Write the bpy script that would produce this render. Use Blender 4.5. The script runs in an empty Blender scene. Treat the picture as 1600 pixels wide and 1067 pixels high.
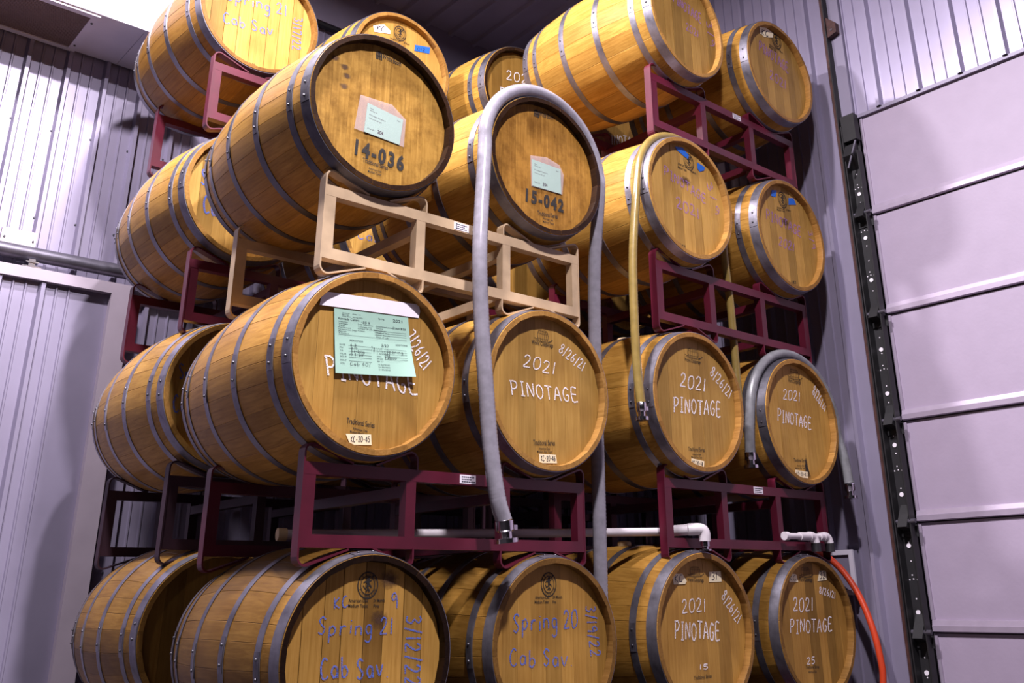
import bpy, bmesh, math, random
from mathutils import Vector, Matrix
PI = math.pi
S = bpy.context.scene
COL = S.collection
R0 = random.Random(7)

# ------------------------------------------------------------------ camera
cam = bpy.data.cameras.new('camera'); camo = bpy.data.objects.new('camera', cam); COL.objects.link(camo)
S.camera = camo
cr = Vector((0.73949021, -0.672948, -0.01718209)); cu = Vector((-0.22740669, -0.27375397, 0.93452927))
cf = Vector((0.63359327, 0.68716793, 0.35547126))
M = Matrix((cr, cu, -cf)).transposed().to_4x4(); M.translation = (-1.62853907, -2.60371846, 0.18246888)
camo.matrix_world = M
cam.sensor_width = 36; cam.lens = 1476.80247 / 1600 * 36
cam.shift_x = -75.445 / 1600; cam.shift_y = -171.398 / 1600
cam.clip_start = 0.05; cam.clip_end = 60

# ------------------------------------------------------------------ world, lamps, exposure
S.view_settings.view_transform = 'Standard'; S.view_settings.look = 'None'
S.view_settings.exposure = 0.0; S.view_settings.gamma = 1.0; S.view_settings.use_curve_mapping = False
w = bpy.data.worlds.new('hall'); S.world = w; w.use_nodes = True
w.node_tree.nodes['Background'].inputs[0].default_value = (0.62, 0.50, 0.72, 1)
w.node_tree.nodes['Background'].inputs[1].default_value = 0.004
def lamp(name, loc, power, size, col=(1.0, 0.93, 1.0), spread=180, aim=None):
    l = bpy.data.lights.new(name, 'AREA'); l.shape = 'DISK'; l.size = size; l.energy = power; l.color = col
    l.spread = math.radians(spread)
    o = bpy.data.objects.new(name, l); COL.objects.link(o); o.location = loc
    if aim: o.rotation_euler = (Vector(aim) - Vector(loc)).to_track_quat('-Z', 'Y').to_euler()
    return o
# a row of high-bay fittings along the hall, over the barrels and over the aisle in front of them
lamp('high_bay_lamp', (-0.36, -0.45, 4.20), 250, 0.22)
lamp('high_bay_lamp', (-1.25, 0.90, 4.20), 260, 0.22)
lamp('high_bay_lamp', (-0.60, -2.25, 4.20), 370, 0.22)
lamp('high_bay_lamp', (-4.0, -1.6, 4.20), 25, 0.30)
ITEMS = [
 ('A13', 'stencil', '14-036', -0.099, -0.185, 0.202, -0.01, 0.002, 0.054, 'ink', ''),
 ('A13', 'print', 'Traditional Series', -0.064, -0.207, 0.103, -0.003, -0.001, 0.016, 'ink', ''),
 ('A13', 'print', 'American Oak', -0.04, -0.228, 0.053, 0.0, 0.0, 0.008, 'ink', ''),
 ('A13', 'print', 'Medium Toast', -0.042, -0.241, 0.055, 0.001, 0.0, 0.009, 'ink', ''),
 ('A13', 'print', 'White Boom', -0.009, 0.232, 0.08, -0.004, 0.001, 0.022, 'ink', ''),
 ('A13', 'logo', 'building', -0.024, 0.239, 0.0162, 0.018),
 ('A23', 'stencil', '15-042', -0.1, -0.175, 0.207, 0.003, 0.003, 0.052, 'ink', ''),
 ('A23', 'print', 'Traditional Series', -0.037, -0.221, 0.111, 0.012, 0.0, 0.019, 'ink', ''),
 ('A23', 'print', 'American Oak', -0.008, -0.232, 0.056, 0.004, 0.0, 0.009, 'ink', ''),
 ('A23', 'print', 'Medium Toast', -0.008, -0.246, 0.059, 0.004, 0.0, 0.009, 'ink', ''),
 ('A23', 'print', 'White Boom', -0.023, 0.231, 0.082, 0.009, 0.003, 0.024, 'ink', ''),
 ('A23', 'logo', 'building', -0.037, 0.24, 0.0168, 0.018),
 ('A12', 'chalk', '7/26/21', 0.116, 0.106, 0.079, -0.106, 0.032, 0.036, 'white', ''),
 ('A12', 'chalk', 'PINOTAGE', -0.163, -0.061, 0.341, -0.024, -0.014, 0.062, 'white', ''),
 ('A12', 'print', 'Traditional Series', -0.083, -0.201, 0.1, -0.007, -0.001, 0.016, 'ink', ''),
 ('A12', 'print', 'American Oak', -0.06, -0.22, 0.053, -0.005, -0.001, 0.008, 'ink', ''),
 ('A12', 'print', 'Medium Plus Toast', -0.069, -0.23, 0.062, -0.005, -0.001, 0.007, 'ink', ''),
 ('A12', 'quad', 'tape', [(-0.085, -0.236), (0.005, -0.23), (0.009, -0.263), (-0.067, -0.268)], 'cream', ''),
 ('A12', 'tapetext', 'KC-20-45', -0.066, -0.26, 0.068, 0.006, -0.001, 0.017, 'ink', ''),
 ('A22', 'logo', 'barrel', -0.013, 0.208, 0.0265, 0.021),
 ('A22', 'print', 'World Cooperage', -0.07, 0.169, 0.109, 0.002, 0.0, 0.016, 'ink', ''),
 ('A22', 'chalk', '2021', -0.116, 0.076, 0.161, -0.01, 0.01, 0.046, 'white', ''),
 ('A22', 'chalk', 'PINOTAGE', -0.171, -0.034, 0.339, 0.007, -0.008, 0.051, 'white', ''),
 ('A22', 'chalk', '8/26/21', 0.065, 0.159, 0.128, -0.06, 0.021, 0.036, 'white', ''),
 ('A22', 'print', 'Traditional Series', -0.066, -0.208, 0.107, 0.007, 0.0, 0.018, 'ink', ''),
 ('A22', 'print', 'American Oak', -0.039, -0.222, 0.055, 0.002, 0.0, 0.008, 'ink', ''),
 ('A22', 'print', 'Medium Plus Toast', -0.048, -0.234, 0.075, 0.004, 0.001, 0.008, 'ink', ''),
 ('A22', 'quad', 'tape', [(-0.039, -0.238), (0.044, -0.236), (0.049, -0.266), (-0.037, -0.271)], 'cream', ''),
 ('A22', 'tapetext', 'KC-20-46', -0.03, -0.263, 0.071, 0.004, 0.0, 0.019, 'ink', ''),
 ('B12', 'logo', 'barrel', 0.007, 0.215, 0.0344, 0.0201),
 ('B12', 'print', 'World Cooperage', -0.053, 0.173, 0.108, 0.001, 0.001, 0.016, 'ink', ''),
 ('B12', 'chalk', '2021', -0.097, 0.06, 0.17, -0.011, 0.013, 0.058, 'white', ''),
 ('B12', 'chalk', 'PINOTAGE', -0.149, -0.061, 0.321, 0.017, 0.006, 0.063, 'white', ''),
 ('B12', 'chalk', '8/26/21', 0.114, 0.138, 0.126, -0.101, 0.029, 0.042, 'white', ''),
 ('B12', 'print', 'Traditional Series', -0.069, -0.215, 0.111, 0.004, 0.002, 0.017, 'ink', ''),
 ('B12', 'print', 'American Oak', -0.042, -0.231, 0.056, 0.003, 0.001, 0.008, 'ink', ''),
 ('B12', 'print', 'Medium Plus Toast', -0.051, -0.243, 0.072, 0.003, 0.001, 0.008, 'ink', ''),
 ('B12', 'quad', 'tape', [(-0.051, -0.245), (0.032, -0.251), (0.027, -0.281), (-0.055, -0.28)], 'cream', ''),
 ('B12', 'tapetext', 'KC-20-44', -0.048, -0.274, 0.069, 0.0, 0.002, 0.02, 'ink', ''),
 ('B22', 'logo', 'barrel', 0.009, 0.232, 0.0363, 0.0233),
 ('B22', 'print', 'World Cooperage', -0.05, 0.187, 0.105, 0.002, 0.003, 0.019, 'ink', ''),
 ('B22', 'chalk', '2021', -0.109, 0.099, 0.142, -0.002, 0.012, 0.049, 'white', ''),
 ('B22', 'chalk', 'PINOTAGE', -0.173, -0.015, 0.281, -0.013, 0.01, 0.057, 'white', ''),
 ('B22', 'chalk', '8/26/21', 0.147, 0.151, 0.096, -0.08, 0.03, 0.048, 'white', ''),
 ('B22', 'print', 'Traditional Series', -0.072, -0.197, 0.103, 0.004, 0.003, 0.015, 'ink', ''),
 ('B22', 'print', 'American Oak', -0.05, -0.218, 0.059, 0.003, 0.002, 0.008, 'ink', ''),
 ('B22', 'print', 'Medium Plus Toast', -0.063, -0.231, 0.079, 0.005, 0.002, 0.008, 'ink', ''),
 ('B22', 'quad', 'tape', [(-0.067, -0.235), (0.035, -0.239), (0.033, -0.269), (-0.069, -0.268)], 'cream', ''),
 ('B22', 'tapetext', 'KC-20-43', -0.063, -0.262, 0.09, 0.001, 0.003, 0.018, 'ink', ''),
 ('B13', 'logo', 'lion', 0.033, 0.203, 0.0354, 0.0422),
 ('B13', 'print', 'American Oak', -0.05, 0.165, 0.068, 0.0, 0.002, 0.014, 'ink', ''),
 ('B13', 'print', 'Medium Toast', -0.051, 0.146, 0.062, -0.001, 0.001, 0.014, 'ink', ''),
 ('B13', 'print', '24 Month', 0.04, 0.152, 0.043, -0.001, 0.001, 0.011, 'ink', ''),
 ('B13', 'chalk', 'PINOTAGE', -0.154, 0.081, 0.295, -0.066, 0.004, 0.047, 'violet', ''),
 ('B13', 'chalk', '2021', -0.081, -0.059, 0.163, -0.023, 0.0, 0.054, 'violet', ''),
 ('B13', 'chalk', '3/9', 0.155, 0.134, 0.058, -0.166, 0.036, 0.017, 'violet', ''),
 ('B13', 'quad', 'tape', [(-0.062, 0.254), (-0.009, 0.267), (0.036, 0.238), (0.028, 0.217), (-0.003, 0.223), (-0.053, 0.241)], 'bluetape', ''),
 ('B13', 'quad', 'tape', [(0.096, 0.22), (0.152, 0.211), (0.146, 0.191), (0.109, 0.174), (0.095, 0.188)], 'bluetape', ''),
 ('B13', 'print', '042', -0.079, -0.25, 0.042, -0.003, 0.003, 0.012, 'ink', ''),
 ('B13', 'quad', 'stain', [(-0.033, 0.122), (0.048, 0.122), (0.043, 0.068), (-0.05, 0.065)], 'stain', ''),
 ('B23', 'logo', 'lion', -0.01, 0.203, 0.0383, 0.0436),
 ('B23', 'print', 'American Oak', -0.07, 0.14, 0.069, 0.009, 0.002, 0.013, 'ink', ''),
 ('B23', 'print', 'Medium Toast', -0.072, 0.127, 0.072, 0.008, 0.002, 0.012, 'ink', ''),
 ('B23', 'print', '24 Month', 0.014, 0.149, 0.043, 0.004, 0.002, 0.012, 'ink', ''),
 ('B23', 'quad', 'tape', [(-0.104, 0.233), (-0.058, 0.245), (-0.071, 0.204), (-0.113, 0.198)], 'bluetape', ''),
 ('B23', 'quad', 'tape', [(0.05, 0.231), (0.097, 0.243), (0.117, 0.21), (0.042, 0.19)], 'bluetape', ''),
 ('B23', 'chalk', 'PINOTAGE', -0.181, 0.056, 0.312, -0.027, 0.009, 0.055, 'violet', ''),
 ('B23', 'chalk', '2021', -0.094, -0.074, 0.14, 0.0, 0.014, 0.049, 'violet', ''),
 ('B23', 'chalk', '3/9', 0.201, 0.082, 0.028, -0.103, 0.038, 0.01, 'violet', ''),
 ('B23', 'print', '182', -0.011, -0.261, 0.042, 0.007, 0.003, 0.016, 'ink', ''),
 ('B23', 'quad', 'stain', [(-0.047, 0.101), (0.033, 0.103), (0.024, 0.052), (-0.051, 0.06)], 'stain', ''),
 ('B14', 'chalk', 'PINOTAGE', -0.079, 0.091, 0.239, -0.022, 0.007, 0.056, 'violet', ''),
 ('B14', 'chalk', '2021', 0.019, -0.025, 0.105, -0.002, 0.004, 0.043, 'violet', ''),
 ('B14', 'chalk', '3/9', 0.206, 0.112, 0.019, -0.154, 0.044, 0.019, 'violet', ''),
 ('B14', 'print', '041', -0.042, -0.253, 0.038, -0.003, 0.004, 0.016, 'ink', ''),
 ('B24', 'logo', 'lion', 0.037, 0.232, 0.0431, 0.0547),
 ('B24', 'print', 'American Oak', -0.04, 0.167, 0.065, -0.007, 0.002, 0.015, 'ink', ''),
 ('B24', 'print', 'Medium Toast', -0.043, 0.151, 0.063, -0.006, 0.003, 0.016, 'ink', ''),
 ('B24', 'print', '24 Month', 0.045, 0.168, 0.042, -0.007, 0.002, 0.013, 'ink', ''),
 ('B24', 'quad', 'tape', [(-0.119, 0.254), (-0.053, 0.274), (0.011, 0.266), (0.003, 0.234), (-0.082, 0.203), (-0.122, 0.212)], 'cream', ''),
 ('B24', 'tapetext', 'KC', -0.108, 0.209, 0.065, 0.012, 0.009, 0.039, 'ink', ''),
 ('B24', 'chalk', 'PINOTAGE', -0.147, 0.095, 0.27, -0.047, 0.01, 0.065, 'violet', ''),
 ('B24', 'chalk', '2021', -0.072, -0.05, 0.149, -0.021, 0.009, 0.056, 'violet', ''),
 ('C14', 'chalk', 'Spring 21', -0.17, 0.034, 0.309, 0.041, -0.005, 0.06, 'blue', ''),
 ('C14', 'chalk', 'Cab Sav', -0.172, -0.096, 0.252, 0.029, -0.009, 0.057, 'blue', ''),
 ('C14', 'chalk', '3/17/22', 0.177, 0.084, 0.003, -0.189, 0.044, 0.012, 'blue', ''),
 ('C14', 'print', '078', -0.027, -0.265, 0.033, 0.001, 0.001, 0.009, 'ink', ''),
 ('C24', 'logo', 'lion', -0.01, 0.201, 0.0372, 0.044),
 ('C24', 'quad', 'tape', [(-0.178, 0.18), (-0.115, 0.215), (-0.071, 0.191), (-0.073, 0.172), (-0.17, 0.146)], 'whitetape', ''),
 ('C24', 'tapetext', 'KC', -0.157, 0.161, 0.047, 0.01, 0.006, 0.031, 'ink', ''),
 ('C24', 'quad', 'tape', [(0.088, 0.17), (0.188, 0.194), (0.183, 0.152), (0.085, 0.132)], 'bluetape', ''),
 ('C24', 'tapetext', '012', 0.103, 0.142, 0.052, 0.013, 0.001, 0.017, 'ink', ''),
 ('C24', 'print', 'American Oak', -0.07, 0.144, 0.067, 0.005, 0.0, 0.012, 'ink', ''),
 ('C24', 'print', '24 Month', 0.015, 0.149, 0.039, 0.002, 0.0, 0.012, 'ink', ''),
 ('A11', 'print', 'American Oak', -0.0691, 0.1574, 0.0702, -0.0011, 0.0, 0.0096, 'ink', ''),
 ('A11', 'print', '24 Month', 0.0202, 0.1564, 0.0415, 0.0, 0.0, 0.0096, 'ink', ''),
 ('A11', 'print', 'Medium Toast', -0.0691, 0.1426, 0.0702, -0.0021, -0.0011, 0.0096, 'ink', ''),
 ('A11', 'print', 'Fire', 0.0213, 0.1404, 0.0202, -0.0011, 0.0, 0.0096, 'ink', ''),
 ('A11', 'logo', 'lion', -0.0032, 0.2074, 0.0362, 0.0395),
 ('A11', 'chalk', 'KC', -0.1191, 0.1362, 0.05, 0.0064, -0.0021, 0.033, 'blue', ''),
 ('A11', 'chalk', '9', 0.0862, 0.133, 0.0287, 0.0011, -0.0032, 0.0468, 'blue', ''),
 ('A11', 'chalk', 'Spring 21', -0.1691, 0.0649, 0.266, -0.0032, 0.0011, 0.0489, 'blue', ''),
 ('A11', 'chalk', 'Cab Sav.', -0.1489, -0.0606, 0.2383, -0.0053, -0.0053, 0.0585, 'blue', ''),
 ('A11', 'chalk', '3/12/22', 0.1415, 0.1138, 0.0074, -0.2138, 0.0574, -0.0011, 'blue', ''),
 ('A11', 'quad', 'stain', [(0.0362, 0.2638), (0.1106, 0.2489), (0.1181, 0.2043), (0.0894, 0.1989), (0.0457, 0.1862)], 'stain', ''),
 ('A11', 'quad', 'stain', [(0.0043, 0.1287), (0.0723, 0.1372), (0.084, 0.0691), (0.0149, 0.0723)], 'stain', ''),
 ('A21', 'logo', 'lion', -0.0149, 0.2064, 0.0362, 0.0415),
 ('A21', 'print', 'American Oak', -0.0819, 0.1574, 0.0702, -0.0011, 0.0, 0.0106, 'ink', ''),
 ('A21', 'print', '24 Month', 0.0032, 0.1574, 0.0479, -0.0011, 0.0, 0.0096, 'ink', ''),
 ('A21', 'print', 'Medium Toast', -0.084, 0.1415, 0.0681, -0.0011, 0.0, 0.0106, 'ink', ''),
 ('A21', 'print', 'Fire', 0.0032, 0.1394, 0.017, 0.0, 0.0, 0.0106, 'ink', ''),
 ('A21', 'chalk', 'Spring 20', -0.1862, 0.0489, 0.3138, 0.0043, 0.0, 0.0617, 'blue', ''),
 ('A21', 'chalk', 'Cab Sav.', -0.2021, -0.0617, 0.3011, -0.016, 0.0, 0.0553, 'blue', ''),
 ('A21', 'chalk', '3/19/22', 0.1713, 0.1287, 0.017, -0.1809, 0.0511, -0.0011, 'blue', ''),
 ('B11', 'logo', 'barrel', -0.02, 0.228, 0.03, 0.0171),
 ('B11', 'print', 'World Cooperage', -0.072, 0.192, 0.102, -0.003, 0.001, 0.014, 'ink', ''),
 ('B11', 'quad', 'tape', [(-0.159, 0.22), (-0.101, 0.22), (-0.077, 0.192), (-0.087, 0.181), (-0.157, 0.18)], 'cream', ''),
 ('B11', 'tapetext', 'KC', -0.151, 0.19, 0.048, 0.001, 0.002, 0.026, 'ink', ''),
 ('B11', 'quad', 'tape', [(0.066, 0.227), (0.143, 0.23), (0.145, 0.189), (0.064, 0.187)], 'cream', ''),
 ('B11', 'tapetext', '31', 0.078, 0.195, 0.038, 0.001, 0.004, 0.028, 'ink', ''),
 ('B11', 'chalk', '2021', -0.117, 0.077, 0.148, 0.0, 0.004, 0.049, 'white', ''),
 ('B11', 'chalk', 'PINOTAGE', -0.17, -0.021, 0.278, -0.009, 0.006, 0.063, 'white', ''),
 ('B11', 'chalk', '8/26/21', 0.134, 0.126, 0.097, -0.106, 0.032, 0.033, 'white', ''),
 ('B11', 'chalk', '15', -0.033, -0.134, 0.054, -0.002, 0.002, 0.018, 'white', ''),
 ('B11', 'print', 'Traditional Series', -0.068, -0.168, 0.107, 0.001, 0.001, 0.013, 'ink', ''),
 ('B21', 'logo', 'barrel', -0.018, 0.233, 0.034, 0.0204),
 ('B21', 'print', 'World Cooperage', -0.074, 0.195, 0.104, -0.002, 0.003, 0.018, 'ink', ''),
 ('B21', 'quad', 'tape', [(-0.154, 0.23), (-0.092, 0.224), (-0.082, 0.192), (-0.15, 0.191)], 'cream', ''),
 ('B21', 'tapetext', 'KC', -0.15, 0.199, 0.05, -0.001, 0.004, 0.021, 'ink', ''),
 ('B21', 'quad', 'tape', [(0.096, 0.239), (0.151, 0.241), (0.149, 0.199), (0.074, 0.194)], 'cream', ''),
 ('B21', 'tapetext', '32', 0.09, 0.202, 0.049, 0.003, 0.007, 0.033, 'ink', ''),
 ('B21', 'chalk', '2021', -0.143, 0.072, 0.156, -0.006, 0.01, 0.055, 'white', ''),
 ('B21', 'chalk', 'PINOTAGE', -0.184, -0.021, 0.336, -0.001, 0.009, 0.054, 'white', ''),
 ('B21', 'chalk', '8/26/21', 0.076, 0.143, 0.128, -0.027, 0.008, 0.029, 'white', ''),
 ('B21', 'chalk', '25', -0.078, -0.149, 0.061, -0.003, 0.005, 0.027, 'white', ''),
 ('B21', 'print', 'Traditional Series', -0.09, -0.166, 0.103, -0.005, 0.003, 0.013, 'ink', ''),
 ('B21', 'print', 'American Oak', -0.073, -0.184, 0.064, -0.003, 0.002, 0.009, 'ink', ''),
 ('B22', 'quad', 'stain', [(0.037, -0.15), (0.041, -0.216), (0.071, -0.28), (0.027, -0.286), (0.005, -0.234)], 'blackstain', ''),
 ('C13', 'chalk', 'Spring 21', -0.221, 0.011, 0.257, -0.025, -0.006, 0.072, 'blue', ''),
 ('C13', 'chalk', 'Cab Sav', -0.194, -0.118, 0.213, -0.024, -0.01, 0.079, 'blue', ''),
 ('C12', 'chalk', 'Spring 21', -0.237, 0.041, 0.185, -0.013, -0.008, 0.061, 'blue', ''),
 ('C12', 'chalk', 'Cab Sav', -0.243, -0.091, 0.179, -0.009, -0.009, 0.067, 'blue', ''),
 ('C23', 'chalk', 'Cab Sav', -0.205, -0.069, 0.302, 0.004, 0.001, 0.047, 'blue', ''),
 ('D14', 'chalk', 'PINOTAGE', -0.165, -0.066, 0.333, 0.043, 0.0, 0.074, 'white', ''),
 ('D14', 'chalk', '2021', -0.119, 0.075, 0.189, 0.032, 0.0, 0.059, 'white', ''),
 ('D24', 'chalk', 'PINOTAGE', -0.081, -0.086, 0.312, 0.085, 0.003, 0.067, 'white', ''),
 ('A13', 'quad', 'stain', [(-0.218, 0.165), (-0.178, 0.176), (-0.177, 0.155), (-0.217, 0.142)], 'stain', ''),
 ('A13', 'quad', 'stain', [(-0.181, 0.143), (-0.14, 0.154), (-0.139, 0.133), (-0.179, 0.12)], 'stain', ''),
 ('A13', 'quad', 'stain', [(-0.171, 0.111), (-0.13, 0.121), (-0.129, 0.1), (-0.169, 0.088)], 'stain', ''),
 ('A13', 'quad', 'stain', [(-0.178, 0.066), (-0.137, 0.076), (-0.136, 0.056), (-0.176, 0.044)], 'stain', ''),
]

# ------------------------------------------------------------------ materials
def mat(name): 
    m = bpy.data.materials.new(name); m.use_nodes = True
    nt = m.node_tree; return m, nt, nt.nodes['Principled BSDF']
def N(nt, t, **k):
    n = nt.nodes.new(t)
    for a, b in k.items():
        if a in ('inp',):
            for i, v in b.items(): n.inputs[i].default_value = v
        else: setattr(n, a, b)
    return n
def ramp(nt, stops):
    r = N(nt, 'ShaderNodeValToRGB'); e = r.color_ramp.elements
    while len(e) > 1: e.remove(e[-1])
    e[0].position, e[0].color = stops[0][0], (*stops[0][1], 1)
    for p, c in stops[1:]:
        q = e.new(p); q.color = (*c, 1)
    return r
def mix(nt, mode, f, a, b):
    n = N(nt, 'ShaderNodeMix', data_type='RGBA', blend_type=mode)
    for s, v in ((0, f), (6, a), (7, b)):
        if hasattr(v, 'is_output'): nt.links.new(v, n.inputs[s])
        else: n.inputs[s].default_value = v if s == 0 else (*v, 1)
    return n.outputs[2]
def plain(name, col, rough=0.6, metal=0.0, noise=0.12, scale=18, bump=0.0, spec=0.5):
    m, nt, b = mat(name); L = nt.links.new
    tc = N(nt, 'ShaderNodeTexCoord'); n = N(nt, 'ShaderNodeTexNoise', inp={'Scale': scale, 'Detail': 5.0})
    L(tc.outputs['Object'], n.inputs['Vector'])
    lo = tuple(max(0, c * (1 - noise)) for c in col); hi = tuple(min(1, c * (1 + noise)) for c in col)
    r = ramp(nt, [(0.3, lo), (0.7, hi)]); L(n.outputs['Fac'], r.inputs['Fac']); L(r.outputs['Color'], b.inputs['Base Color'])
    b.inputs['Roughness'].default_value = rough; b.inputs['Metallic'].default_value = metal
    b.inputs['Specular IOR Level'].default_value = spec
    if bump:
        bp = N(nt, 'ShaderNodeBump', inp={'Strength': bump, 'Distance': 0.004}); n2 = N(nt, 'ShaderNodeTexNoise', inp={'Scale': scale * 6, 'Detail': 3.0})
        L(tc.outputs['Object'], n2.inputs['Vector']); L(n2.outputs['Fac'], bp.inputs['Height']); L(bp.outputs['Normal'], b.inputs['Normal'])
    return m
def wood(name, dark, light, axis, rough=0.42, vary=0.5, stain=0.0):
    """oak: grain along one axis of the piece, tone different for every piece, tinted by the object colour"""
    m, nt, b = mat(name); L = nt.links.new
    tc = N(nt, 'ShaderNodeTexCoord'); oi = N(nt, 'ShaderNodeObjectInfo')
    off = N(nt, 'ShaderNodeVectorMath', operation='SCALE'); L(oi.outputs['Location'], off.inputs[0]); off.inputs['Scale'].default_value = 3.7
    cx = N(nt, 'ShaderNodeCombineXYZ'); mm = N(nt, 'ShaderNodeMath', operation='MULTIPLY', inp={1: 40.0}); L(oi.outputs['Random'], mm.inputs[0]); L(mm.outputs[0], cx.inputs[0]); L(mm.outputs[0], cx.inputs[2])
    ad = N(nt, 'ShaderNodeVectorMath', operation='ADD'); L(tc.outputs['Object'], ad.inputs[0]); L(cx.outputs[0], ad.inputs[1])
    sc = [95, 95, 95]; sc[axis] = 4.0
    mp = N(nt, 'ShaderNodeVectorMath', operation='MULTIPLY', inp={1: sc}); L(ad.outputs[0], mp.inputs[0])
    g = N(nt, 'ShaderNodeTexNoise', inp={'Scale': 1.0, 'Detail': 6.0, 'Roughness': 0.65, 'Distortion': 0.4}); L(mp.outputs[0], g.inputs['Vector'])
    big = N(nt, 'ShaderNodeTexNoise', inp={'Scale': 5.0, 'Detail': 4.0}); L(ad.outputs[0], big.inputs['Vector'])
    r = ramp(nt, [(0.25, dark), (0.72, light)]); L(g.outputs['Fac'], r.inputs['Fac'])
    tone = ramp(nt, [(0.0, (1 - vary,) * 3), (0.55, (0.92,) * 3), (1.0, (1 + vary * 0.25,) * 3)]); L(oi.outputs['Random'], tone.inputs['Fac'])
    c = mix(nt, 'MULTIPLY', 1.0, r.outputs['Color'], tone.outputs['Color'])
    cl = ramp(nt, [(0.3, (0.78, 0.72, 0.66)), (0.6, (1.05, 1.05, 1.05))]); L(big.outputs['Fac'], cl.inputs['Fac'])
    c = mix(nt, 'MULTIPLY', 0.8, c, cl.outputs['Color'])
    c = mix(nt, 'MULTIPLY', 1.0, c, oi.outputs['Color'])
    if stain:
        st = N(nt, 'ShaderNodeTexNoise', inp={'Scale': 9.0, 'Detail': 8.0, 'Roughness': 0.7}); L(ad.outputs[0], st.inputs['Vector'])
        sr = ramp(nt, [(0.36, (0.42, 0.36, 0.30)), (0.56, (1, 1, 1))]); L(st.outputs['Fac'], sr.inputs['Fac'])
        c = mix(nt, 'MULTIPLY', stain, c, sr.outputs['Color'])
    L(c, b.inputs['Base Color']); b.inputs['Roughness'].default_value = rough
    b.inputs['Specular IOR Level'].default_value = 0.13
    bp = N(nt, 'ShaderNodeBump', inp={'Strength': 0.18, 'Distance': 0.002}); L(g.outputs['Fac'], bp.inputs['Height']); L(bp.outputs['Normal'], b.inputs['Normal'])
    return m
def hoopmat(name):
    m, nt, b = mat(name); L = nt.links.new
    tc = N(nt, 'ShaderNodeTexCoord'); oi = N(nt, 'ShaderNodeObjectInfo')
    n = N(nt, 'ShaderNodeTexNoise', inp={'Scale': 6.0, 'Detail': 8.0, 'Roughness': 0.7}); L(tc.outputs['Object'], n.inputs['Vector'])
    r = ramp(nt, [(0.3, (0.13, 0.12, 0.14)), (0.55, (0.30, 0.285, 0.335)), (0.75, (0.44, 0.425, 0.49))]); L(n.outputs['Fac'], r.inputs['Fac'])
    c = mix(nt, 'MULTIPLY', 1.0, r.outputs['Color'], oi.outputs['Color']); L(c, b.inputs['Base Color'])
    b.inputs['Metallic'].default_value = 0.85
    rr = N(nt, 'ShaderNodeMapRange', inp={3: 0.30, 4: 0.55}); L(n.outputs['Fac'], rr.inputs[0]); L(rr.outputs[0], b.inputs['Roughness'])
    return m
def paintmat(name, col, chip=(0.55, 0.5, 0.5), amount=0.66, rough=0.45):
    m, nt, b = mat(name); L = nt.links.new
    tc = N(nt, 'ShaderNodeTexCoord')
    n = N(nt, 'ShaderNodeTexNoise', inp={'Scale': 26.0, 'Detail': 9.0, 'Roughness': 0.75}); L(tc.outputs['Object'], n.inputs['Vector'])
    r = ramp(nt, [(amount, (0, 0, 0)), (amount + 0.05, (1, 1, 1))]); L(n.outputs['Fac'], r.inputs['Fac'])
    n2 = N(nt, 'ShaderNodeTexNoise', inp={'Scale': 7.0, 'Detail': 4.0}); L(tc.outputs['Object'], n2.inputs['Vector'])
    r2 = ramp(nt, [(0.3, tuple(c * 0.7 for c in col)), (0.7, tuple(c * 1.2 for c in col))]); L(n2.outputs['Fac'], r2.inputs['Fac'])
    L(mix(nt, 'MIX', r.outputs['Color'], r2.outputs['Color'], chip), b.inputs['Base Color']) 
    b.inputs['Roughness'].default_value = rough
    return m
def chalkmat(name, col, thr=0.42):
    m, nt, b = mat(name); L = nt.links.new
    tc = N(nt, 'ShaderNodeTexCoord')
    n = N(nt, 'ShaderNodeTexNoise', inp={'Scale': 260.0, 'Detail': 3.0}); L(tc.outputs['Object'], n.inputs['Vector'])
    r = ramp(nt, [(thr - 0.05, (0.08,) * 3), (thr + 0.08, (0.95,) * 3)]); L(n.outputs['Fac'], r.inputs['Fac'])
    L(r.outputs['Color'], b.inputs['Alpha']); b.inputs['Base Color'].default_value = (*col, 1); b.inputs['Roughness'].default_value = 0.9
    return m
def stainmat(name, col, strength):
    m, nt, b = mat(name); L = nt.links.new
    tc = N(nt, 'ShaderNodeTexCoord'); sub = N(nt, 'ShaderNodeVectorMath', operation='SUBTRACT', inp={1: (0.5, 0.5, 0.5)}); L(tc.outputs['Generated'], sub.inputs[0])
    fl = N(nt, 'ShaderNodeVectorMath', operation='MULTIPLY', inp={1: (1, 0, 1)}); L(sub.outputs[0], fl.inputs[0])
    ln = N(nt, 'ShaderNodeVectorMath', operation='LENGTH'); L(fl.outputs[0], ln.inputs[0])
    n = N(nt, 'ShaderNodeTexNoise', inp={'Scale': 60.0, 'Detail': 4.0}); L(tc.outputs['Object'], n.inputs['Vector'])
    a = N(nt, 'ShaderNodeMath', operation='MULTIPLY_ADD', inp={1: 0.5, 2: -0.25}); L(n.outputs['Fac'], a.inputs[0])
    s = N(nt, 'ShaderNodeMath', operation='ADD'); L(ln.outputs['Value'], s.inputs[0]); L(a.outputs[0], s.inputs[1])
    r = ramp(nt, [(0.12, (strength,) * 3), (0.46, (0, 0, 0))]); L(s.outputs[0], r.inputs['Fac']); L(r.outputs['Color'], b.inputs['Alpha'])
    b.inputs['Base Color'].default_value = (*col, 1); b.inputs['Roughness'].default_value = 0.8
    return m

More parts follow.
